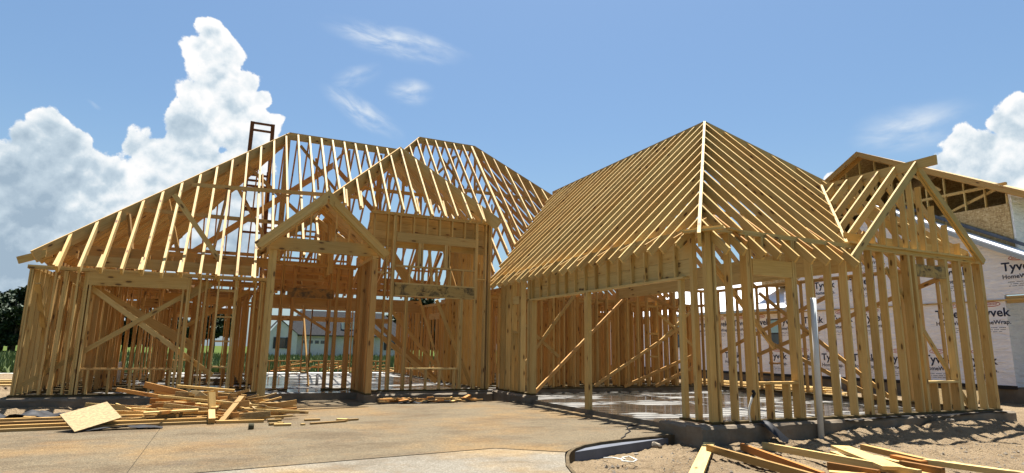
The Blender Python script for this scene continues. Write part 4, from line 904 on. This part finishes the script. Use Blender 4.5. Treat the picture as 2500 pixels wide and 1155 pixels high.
for crown, tme, cs in TP:
    l = []
    for c in cs[:5]:
        t = tube("limb", [(0.03, .05, c[2] * .55), (c[0] * .5, c[1] * .5, c[2] * .8), c[:3]], [.09, .06, .02], 'bark', None, 5); l.append(t.data); bpy.data.objects.remove(t)
    LIMB.append(l)
def put_tree(x, y, s, k, label, rz, group):
    o = tag(empty("tree", (x, y, -.46)), label, "tree", group); o.scale = (s * 1.15, s * 1.15, s); o.rotation_euler = (0, 0, rz)
    link("crown", TP[k][0], o); link("trunk", TP[k][1], o)
    for m in LIMB[k]: link("limb", m, o)
TL = []
for i, x in enumerate((-35.5, -32.4, -29.6, -27, -24.3, -21.5, -18.7, -15.8, -13, -10, -7, -4, -1.5)): TL.append((x, 118 + R.uniform(-8, 10), R.uniform(1.15, 1.4) * (1.0 if x < -22 else .8), i % 4))
for i, x in enumerate((-34.5, -31.5, -28.8, -26.2, -36.5)): TL.append((x, 126 + R.uniform(0, 6), R.uniform(1.05, 1.3), (i + 1) % 4))
for i, x in enumerate((-33.2, -30.2, -27.6, -25)): TL.append((x, 112 + R.uniform(-2, 2), R.uniform(.8, .95), (i + 3) % 4))
for i, (x, y, s, k) in enumerate(TL): put_tree(x, y, s, k, "dark green tree in the wood edge beyond the field, left of the house frame" if x < -22 else "dark green tree far behind the left wing's studs", R.uniform(0, 6), "trees along the far field" if x < -22 else "trees behind the left wing")
for i, (x, y, s) in enumerate(((27, 100, 1.15), (30.5, 104, 1.3), (34, 99, 1.15), (37, 108, 1.2), (41, 104, 1.25), (46, 110, 1.3), (51, 106, 1.2), (57, 112, 1.3), (63, 118, 1.3))): put_tree(x, y, s, (i + 2) % 4, "dark green tree far behind the tall middle wall", R.uniform(0, 6), "trees behind the middle wall")
g = np.random.default_rng(4); n = 26000
gx = g.uniform(-34, 24, n); gy = 39 + 60 * g.random(n) ** 1.8; hgt = g.uniform(.18, .55, n) * (1 + .6 * np.sin(gx * .7) * np.sin(gy * .5)); an = g.uniform(0, 6.28, n); lw = .03 + .0012 * gy
V = np.zeros((n, 3, 3)); V[:, 0] = np.stack([gx - lw * np.cos(an), gy - lw * np.sin(an), np.full(n, -.47)], 1); V[:, 1] = np.stack([gx + lw * np.cos(an), gy + lw * np.sin(an), np.full(n, -.47)], 1)
V[:, 2] = np.stack([gx + g.normal(0, .1, n), gy + g.normal(0, .1, n), -.47 + hgt], 1)
me = bpy.data.meshes.new("grass"); me.vertices.add(3 * n); me.vertices.foreach_set('co', V.ravel()); me.loops.add(3 * n); me.loops.foreach_set('vertex_index', np.arange(3 * n)); me.polygons.add(n); me.polygons.foreach_set('loop_start', np.arange(0, 3 * n, 3)); me.update(calc_edges=True)
me.attributes.new('rnd', 'FLOAT', 'POINT').data.foreach_set('value', np.repeat(g.random(n), 3)); me.materials.append(M['blade'])
tag(link("grass", me), "tall green grass and weeds in the field behind the house", "grass", kind="stuff")

# ================================================================== LOOSE LUMBER AND SITE DETAILS
def plank(p0, p1, w=.038, d=.09, tone=0., label="", group=None, mat='wood', name="plank", cat="plank", up=(0, 0, 1), rnd=None):
    p0 = Vector(p0); p1 = Vector(p1); m = (p0 + p1) / 2
    o = beam(name, None, p0 - m, p1 - m, w, d, tone, mat, up, False, rnd); o.location = m; return tag(o, label, cat, group)
# -- scrap heap on the driveway, in front of the left wing
HEAP = "offcuts in the driveway scrap heap"
for i in range(135):
    t = R.gauss(0, .5); x = -.35 + t * 1.55; y = 12.35 + R.gauss(0, .42); y = max(11.62, min(13.5, y))
    if not -2.3 < x < 1.15: continue
    hmax = .42 * math.exp(-((x + .15) / 1.0) ** 2) * math.exp(-((y - 12.5) / .75) ** 2); z = -.155 + hmax * R.random() ** .7
    L = R.uniform(.16, 1.4) * (1.2 if z < 0 else .85); a = R.gauss(0.06, .30) if R.random() < .75 else R.uniform(-1.5, 1.5); tl = R.gauss(0, .11)
    dx, dy, dz = math.cos(a) * L / 2, math.sin(a) * L / 2, tl * L / 2
    flat_ = R.random() < .55
    plank((x - dx, y - dy, z - dz), (x + dx, y + dy, z + dz), R.choice((.09, .06, .04)) if flat_ else .034, R.choice((.034, .02)) if flat_ else R.choice((.05, .09, .09)), R.choice((0, .1, .5, .9, .3)), "loose pine offcut lying among others in the driveway scrap heap", HEAP, R.choice(('wood', 'wood', 'wood', 'wood', 'oldwood', 'sheet')), "offcut", "offcut")
for i, (a, b, w_, d_, tn, mt, lb) in enumerate((
    ((-.66, 12.40, .365), (.27, 12.35, .275), .09, .045, -.2, 'wood', "bright yellow plank lying across the top of the scrap heap"),
    ((-1.56, 12.40, .32), (-.72, 12.3, .16), .05, .06, .9, 'wood', "long reddish plank jutting left from the scrap heap, the lower one"),
    ((-1.17, 12.5, .39), (-.5, 12.45, .22), .06, .10, .8, 'wood', "short reddish plank jutting up left from the scrap heap"),
    ((-.9, 11.95, .235), (.80, 11.80, .035), .035, .035, .0, 'wood', "long thin pale strip lying slantwise over the scrap heap"),
    ((.09, 11.42, -.165), (.39, 11.95, .20), .10, .035, .1, 'oldwood', "pointed weathered board propped against the front of the scrap heap"),
    ((-.10, 11.70, .30), (-.06, 11.62, -.02), .11, .05, .0, 'wood', "short board standing upright in the scrap heap"),
    ((-.07, 11.55, -.01), (-.05, 11.30, -.13), .10, .10, .3, 'wood', "short square post end sticking out of the scrap heap towards the driveway"),
    ((.02, 11.36, -.155), (.74, 11.30, -.155), .06, .045, .2, 'wood', "short plank lying flat along the front edge of the scrap heap"),
    ((-1.05, 11.62, -.005), (-.27, 11.66, .02), .14, .03, -.2, 'wood', "broad pale board lying flat on the scrap heap's left side"),
    ((.35, 12.3, .05), (1.22, 12.5, .02), .12, .03, .2, 'oldwood', "greyish board poking out of the scrap heap's right end"),
    ((.1, 11.9, .0), (1.35, 11.75, -.06), .05, .04, .1, 'wood', "thin stick poking out furthest right from the scrap heap"))): plank(a, b, w_, d_, tn, lb, None, mt)
ck = mesh_obj("offcut", [(-.42, 12.2, .02), (-.36, 12.1, .20), (-.43, 12.15, .30), (-.28, 12.12, .29), (-.18, 12.1, .22), (-.10, 12.1, .21), (-.11, 12.12, .07), (-.2, 12.1, .10)] + [(q[0], q[1] + .05, q[2]) for q in [(-.42, 12.2, .02), (-.36, 12.1, .20), (-.43, 12.15, .30), (-.28, 12.12, .29), (-.18, 12.1, .22), (-.10, 12.1, .21), (-.11, 12.12, .07), (-.2, 12.1, .10)]], [tuple(range(8)), tuple(range(15, 7, -1))] + [(i, 8 + i, 8 + (i + 1) % 8, (i + 1) % 8) for i in range(8)], 'sheet')
tag(ck, "jagged pale chunk of sheathing standing in the scrap heap", "offcut")
for i, (y, z, x0, x1, mt) in enumerate(((11.30, -.16, -3.6, .35, 'oldwood'), (11.42, -.125, -3.9, .20, 'wood'), (11.50, -.16, -3.4, .5, 'oldwood'), (11.62, -.10, -4.2, .55, 'oldwood'), (11.75, -.155, -3.8, .3, 'wood'), (11.95, -.13, -4.4, -.2, 'oldwood'), (11.80, -.06, -2.9, .6, 'wood'))):
    plank((x0, y - .10, z), (x1, y + .14, z + fr(-.01, .01)), .07, .04, .3, "long weathered board lying along the bottom front of the scrap heap", "long boards under the scrap heap", mt)
# strand board sheet leaning on the heap
A, B_, D_ = Vector((-1.80, 10.78, -.168)), Vector((-1.32, 11.41, -.05)), Vector((-2.06, 11.06, .05)); C_ = B_ + D_ - A; nn = (B_ - A).cross(D_ - A).normalized() * .012
sh = hexa("sheet", [A, B_, C_, D_, A + nn, B_ + nn, C_ + nn, D_ + nn], (0, 1), None, 'sheet', 0, .6); tag(sh, "pale strand board sheet leaning on boards at the heap's left end", "sheet")
def film(name, x0, x1, y0, y1, amp, z, label, seed, n=26, m_=9):
    def zf(x, y): return z + amp * (.5 + fb(x * 1.0 + seed, y, 3.0, 4)) * max(0, math.sin(math.pi * (x - x0) / (x1 - x0))) ** .4
    ys = [y0 + (y1 - y0) * j / m_ for j in range(m_ + 1)]; xs = [x0 + (x1 - x0) * i / n for i in range(n + 1)]
    V = [(x, y + .12 * fb(x + seed, 1, 1.2, 2), zf(x, y)) for y in ys for x in xs]
    V2 = [(x, y, q - .006) for x, y, q in V]; nx = n + 1; k = len(V)
    F = [(j * nx + i, j * nx + i + 1, (j + 1) * nx + i + 1, (j + 1) * nx + i) for j in range(m_) for i in range(n)]
    F += [tuple(k + q for q in f[::-1]) for f in F]
    return tag(mesh_obj(name, V + V2, F, 'black', None, True), label, "plastic film")
film("film_or_shade_strip", -3.6, -1.5, 12.05, 12.55, .14, -.15, "crumpled black plastic film behind the strand board sheet", 2); film("film_or_shade_strip", -1.75, -.72, 10.92, 11.12, .05, -.172, "flat black plastic strip on the driveway beside the sheet", 5, 20, 5)  # the second is an added dark strip for the leaning sheet's shadow
# small pieces scattered on the driveway
cy = tube("offcut_block", [(.51, 10.46, -.179), (.51, 10.46, -.095)], .042, 'cyl', None, 12); tag(cy, "small dark cylindrical block standing alone on the driveway", "block")
for (x, y, L, a, w_, d_, mt, lb) in ((.99, 10.74, .26, -.1, .10, .035, 'wood', "short yellow block lying flat right of the dark cylinder"), (.86, 10.86, .14, .4, .06, .04, 'oldwood', "small brown block behind the short yellow block"), (.91, 11.33, .22, .1, .06, .045, 'oldwood', "small brown offcut at the heap's right tip"),
    (1.52, 11.32, .26, .0, .08, .03, 'oldwood', "small dark offcut lying alone on the driveway before the porch"), (1.72, 10.86, .62, .28, .05, .03, 'oldwood', "long dark strip on the driveway before the porch"), (1.98, 11.03, .18, -.5, .10, .05, 'wood', "angular wood chunk resting on the dark strip"), (2.12, 11.12, .32, .2, .05, .03, 'oldwood', "dark splinter right of the angular wood chunk"),
    (1.02, 11.75, .2, .9, .05, .03, 'wood', "small yellow offcut off the heap's right end"), (1.30, 10.72, .07, .3, .04, .03, 'wood', "tiny pale chip right of the short yellow block"), (.98, 11.02, .10, -.8, .05, .03, 'wood', "tiny yellow chip behind the short yellow block")):
    plank((x - math.cos(a) * L / 2, y - math.sin(a) * L / 2, -.18 + d_ / 2), (x + math.cos(a) * L / 2, y + math.sin(a) * L / 2, -.18 + d_ / 2), w_, d_, .2, lb, None, mt, "offcut", "offcut")
for i in range(34):
    x = 3.45 + i * .068 + fr(-.03, .03); y = 14.15 + fr(-.16, .28); L = fr(.12, .42); a = fr(-.9, .9); z = -.150 + fr(0, .09)
    plank((x - math.cos(a) * L / 2, y - math.sin(a) * L / 2, z), (x + math.cos(a) * L / 2, y + math.sin(a) * L / 2, z + fr(-.03, .06)), R.choice((.09, .05)), .03, fr(0, .8), "short offcut in the litter along the mid wall's foundation", "offcuts along the foundation", R.choice(('wood', 'orange', 'oldwood')), "offcut", "offcut")
film("film_or_shade_strip", 3.75, 5.2, 14.0, 14.2, .06, -.165, "thin black film among the litter along the foundation", 8, 16, 4)
# -- boards on the dirt at the right front
for a, b, w_, d_, tn, mt, lb in (
    ((6.50, 7.06, -.215), (4.60, 5.25, -.235), .15, .04, -.25, 'wood', "bright yellow plank lying towards the camera by the driveway corner"),
    ((5.97, 6.52, -.165), (5.85, 4.72, -.22), .05, .09, .1, 'oldwood', "grey weathered plank resting its end on the yellow plank"),
    ((6.10, 6.42, -.215), (5.98, 5.2, -.235), .07, .04, .8, 'oldwood', "thin reddish strip beside the grey weathered plank"),
    ((6.66, 6.60, -.195), (5.95, 4.76, -.205), .05, .09, .9, 'orange', "orange plank lying on its edge on the dirt"),
    ((7.10, 6.62, -.205), (6.86, 4.30, -.16), .06, .09, -.15, 'wood', "longest pale yellow plank in the dirt pile"),
    ((7.90, 6.02, -.18), (6.82, 4.55, -.14), .24, .038, -.25, 'wood', "broad yellow board tilted across the dirt pile"),
    ((7.62, 5.92, -.225), (7.3, 5.3, -.23), .09, .04, -.1, 'wood', "short yellow plank under the broad board"),
    ((8.28, 5.95, -.19), (7.86, 4.86, -.18), .09, .075, .55, 'wood', "reddish-sided plank lying behind the broad yellow board"),
    ((7.83, 4.84, -.175), (7.95, 3.85, -.165), .10, .06, -.1, 'wood', "yellow plank continuing from the reddish-sided plank to the right edge"),
    ((8.25, 4.76, -.215), (8.0, 3.9, -.215), .06, .05, -.2, 'wood', "thin yellow plank furthest right in the dirt pile"),
    ((7.72, 5.42, -.21), (7.52, 4.95, -.20), .09, .05, -.1, 'wood', "short pale plank between the broad board and the reddish plank"),
    ((7.72, 5.15, -.165), (7.56, 4.68, -.155), .10, .05, .8, 'orange', "short orange board near the right front"),
    ((6.62, 5.22, -.215), (6.66, 4.62, -.205), .05, .09, .9, 'oldwood', "dark brown plank under the long yellow plank"),
    ((7.42, 4.86, -.19), (7.35, 4.35, -.18), .06, .09, .8, 'oldwood', "dark brown square timber at the bottom right"),
    ((6.35, 5.0, -.235), (6.9, 4.35, -.225), .12, .04, .0, 'wood', "yellow board lying crosswise under the dirt pile"),
    ((7.0, 5.1, -.235), (7.5, 4.2, -.23), .10, .04, .2, 'wood', "brownish board lying lowest in the dirt pile")): plank(a, b, w_, d_, tn, lb, None, mt)
# -- stacked lumber beyond the garage's far wall and scrap behind the house
for i in range(22):
    k = i % 6; z = -.24 + (i // 6) * .09; a = fr(-.05, .05); x = 16.2 + k * .32 + fr(-.1, .1); plank((x - 2.0 * 0 + .3, 13.2 + fr(-.3, .5), z), (x + .1 + a, 18.6 + fr(-.6, .4), z + fr(-.01, .02)), .14, .04, -.1, "yellow board in the lumber stack beyond the garage's far wall", "lumber stack beyond the garage")
for i in range(46):
    x = 2.2 + R.random() * 9.5; y = 31.5 + R.random() * 2.6; L = fr(.5, 2.4); a = fr(-.6, .6); z = -.25 + fr(0, .42) * math.exp(-((x - 5.0) / 3) ** 2) + fr(0, .12)
    plank((x - math.cos(a) * L / 2, y - math.sin(a) * L / 2, z), (x + math.cos(a) * L / 2, y + math.sin(a) * L / 2, z + fr(-.2, .25)), R.choice((.09, .14, .2)), .04, fr(-.2, .8), "scrap board in the lumber heap behind the house slab", "scrap boards behind the house", R.choice(('wood', 'wood', 'orange')))
for i in range(5): plank((-9.5 + fr(-.4, .4), 24.0 + i * .5, -.22 + .06 * (i % 2)), (-4.6 + fr(-.3, .3), 23.6 + i * .55, -.22 + .06 * (i % 2)), .2, .05, -.1, "long yellow board on the dirt beyond the left end wall", "boards beyond the left end wall")
ps = hexa("plywood_sheet", [(18.5, 11.0, -.32), (18.5, 9.9, -.32), (18.75, 9.9, .16), (18.75, 11.0, .16), (18.515, 11.0, -.32), (18.515, 9.9, -.32), (18.765, 9.9, .16), (18.765, 11.0, .16)], (0, 1), None, 'sheet', 0, .5); tag(ps, "low pale plywood sheet standing behind the garage's second window", "plywood sheet")
# -- pipes
pp = tube("vent_pipe", [(8.865, 7.08, -.26), (8.89, 7.08, .9), (8.92, 7.08, 2.01)], .047, 'white', None, 14); tag(pp, "tall white plastic pipe standing before the garage's side wall", "pipe")
for p, h, r, lb in (((7.03, 15.66, 0), .42, .05, "short white pipe stub by the inside corner of the slab"), ((-2.70, 21.4, 0), .55, .055, "white pipe stub rising from the slab behind the left window"), ((12.2, 9.2, -.095), .75, .035, "thin white pipe stub rising from the garage floor"), ((2.55, 18.6, 0), .3, .04, "grey pipe stub on the slab behind the entry")):
    tag(tube("pipe_stub", [p, (p[0] + .01, p[1], p[2] + h)], r, 'white', None, 12), lb, "pipe")
cd = tag(empty("conduit", (7.55, 7.28, 0)), "pale flexible conduit with black tape curving up beside the corner studs", "conduit")
q = tube("tube", [(0, 0, .03), (-.02, 0, .15), (-.01, -.01, .26), (.03, -.02, .36), (.05, -.02, .42)], .018, 'conduit', cd, 8); q2 = tube("tape", [(.05, -.02, .40), (.09, -.03, .46), (.05, -.04, .50)], .026, 'black', cd, 8)
fl = film("membrane_flap", 7.60, 7.80, 6.86, 7.2, .02, 0, "black membrane flap hanging over the garage foundation edge", 3, 10, 8)
for v in fl.data.vertices:
    t = max(0., (7.2 - v.co.y) / .34); v.co.x += .22 * t; v.co.z = (.045 - .33 * max(0, t) ** 1.1) + .015 * math.sin(v.co.x * 30); v.co.y = 7.28 - .36 * t ** .55 - .04
fl["category"] = "membrane"
mb = film("membrane", 9.6, 11.6, 7.12, 7.22, .02, .0, "crumpled black membrane strip on the garage sill edge", 12, 30, 4); mb["category"] = "membrane"
mb2 = film("membrane", 11.6, 14.4, 7.14, 7.21, .012, .0, "flat black membrane strip along the far half of the garage sill", 15, 30, 4); mb2["category"] = "membrane"
hs = tube("hose", [(5.42, 7.70, -.172), (5.60, 7.86, -.172), (5.75, 8.06, -.172), (6.02, 8.30, -.172), (6.12, 8.50, -.172), (6.28, 8.76, -.172), (6.50, 8.94, -.172), (6.80, 8.96, -.165)], .009, 'black', None, 6); tag(hs, "thin dark hose lying on the driveway by the garage opening", "hose")
wr = tube("plastic_scrap", [(4.55, 6.86, -.265), (4.62, 6.78, -.25), (4.68, 6.66, -.255), (4.60, 6.52, -.25), (4.70, 6.44, -.255), (4.82, 6.52, -.25), (4.86, 6.74, -.245), (4.74, 6.72, -.25), (4.70, 6.60, -.25)], .009, 'conduit', None, 6); tag(wr, "twisted white plastic scrap lying on the dirt inside the curved edge", "scrap")
for x, y, s, lb in ((5.98, 7.62, .075, "pale lump of concrete against the driveway edge"), (6.52, 7.42, .06, "small lump of rubble at the foundation corner"), (6.66, 7.10, .05, "grey stone in the dirt by the foundation corner"), (12.2, 7.0, .06, "pale clod against the garage foundation"), (5.35, 7.25, .03, "small stone in the dirt under the driveway edge")):
    bm = bmesh.new(); bmesh.ops.create_icosphere(bm, subdivisions=2, radius=s)
    for v in bm.verts: v.co *= 1 + .45 * noise.noise(v.co * 14 + Vector((x, y, 0)))
    me = bpy.data.meshes.new("rubble"); bm.to_mesh(me); bm.free(); me.materials.append(M['rubble']); o = link("rubble", me); o.location = (x, y, dirt_z(x, y) + s * .35); o.scale = (1.3, 1, .75); tag(o, lb, "rubble")
n = 0
V, F = [], []
gr = random.Random(21)
for i in range(4200):
    x = gr.uniform(3.6, 16); y = gr.uniform(3.0, 7.1)
    if x < 4.2 + max(0, (7.6 - y)) * .0 and y > 6: continue
    s = gr.uniform(.004, .014) * (2.6 if gr.random() < .09 else 1); z = dirt_z(x, y) + s * .3; q = len(V); a = gr.uniform(0, 3)
    for dx, dy, dz in ((1, 0, 0), (-.2, .9, .1), (-.9, -.5, 0), (.1, 0, 1), (0, .1, -.7)): V.append((x + s * (dx * math.cos(a) - dy * math.sin(a)), y + s * (dx * math.sin(a) + dy * math.cos(a)), z + s * dz))
    F += [(q, q + 1, q + 3), (q + 1, q + 2, q + 3), (q + 2, q, q + 3), (q + 1, q, q + 4), (q + 2, q + 1, q + 4), (q, q + 2, q + 4)]
tag(mesh_obj("gravel", V, F, 'rubble'), "small clods and pebbles scattered over the dirt", "gravel", kind="stuff")
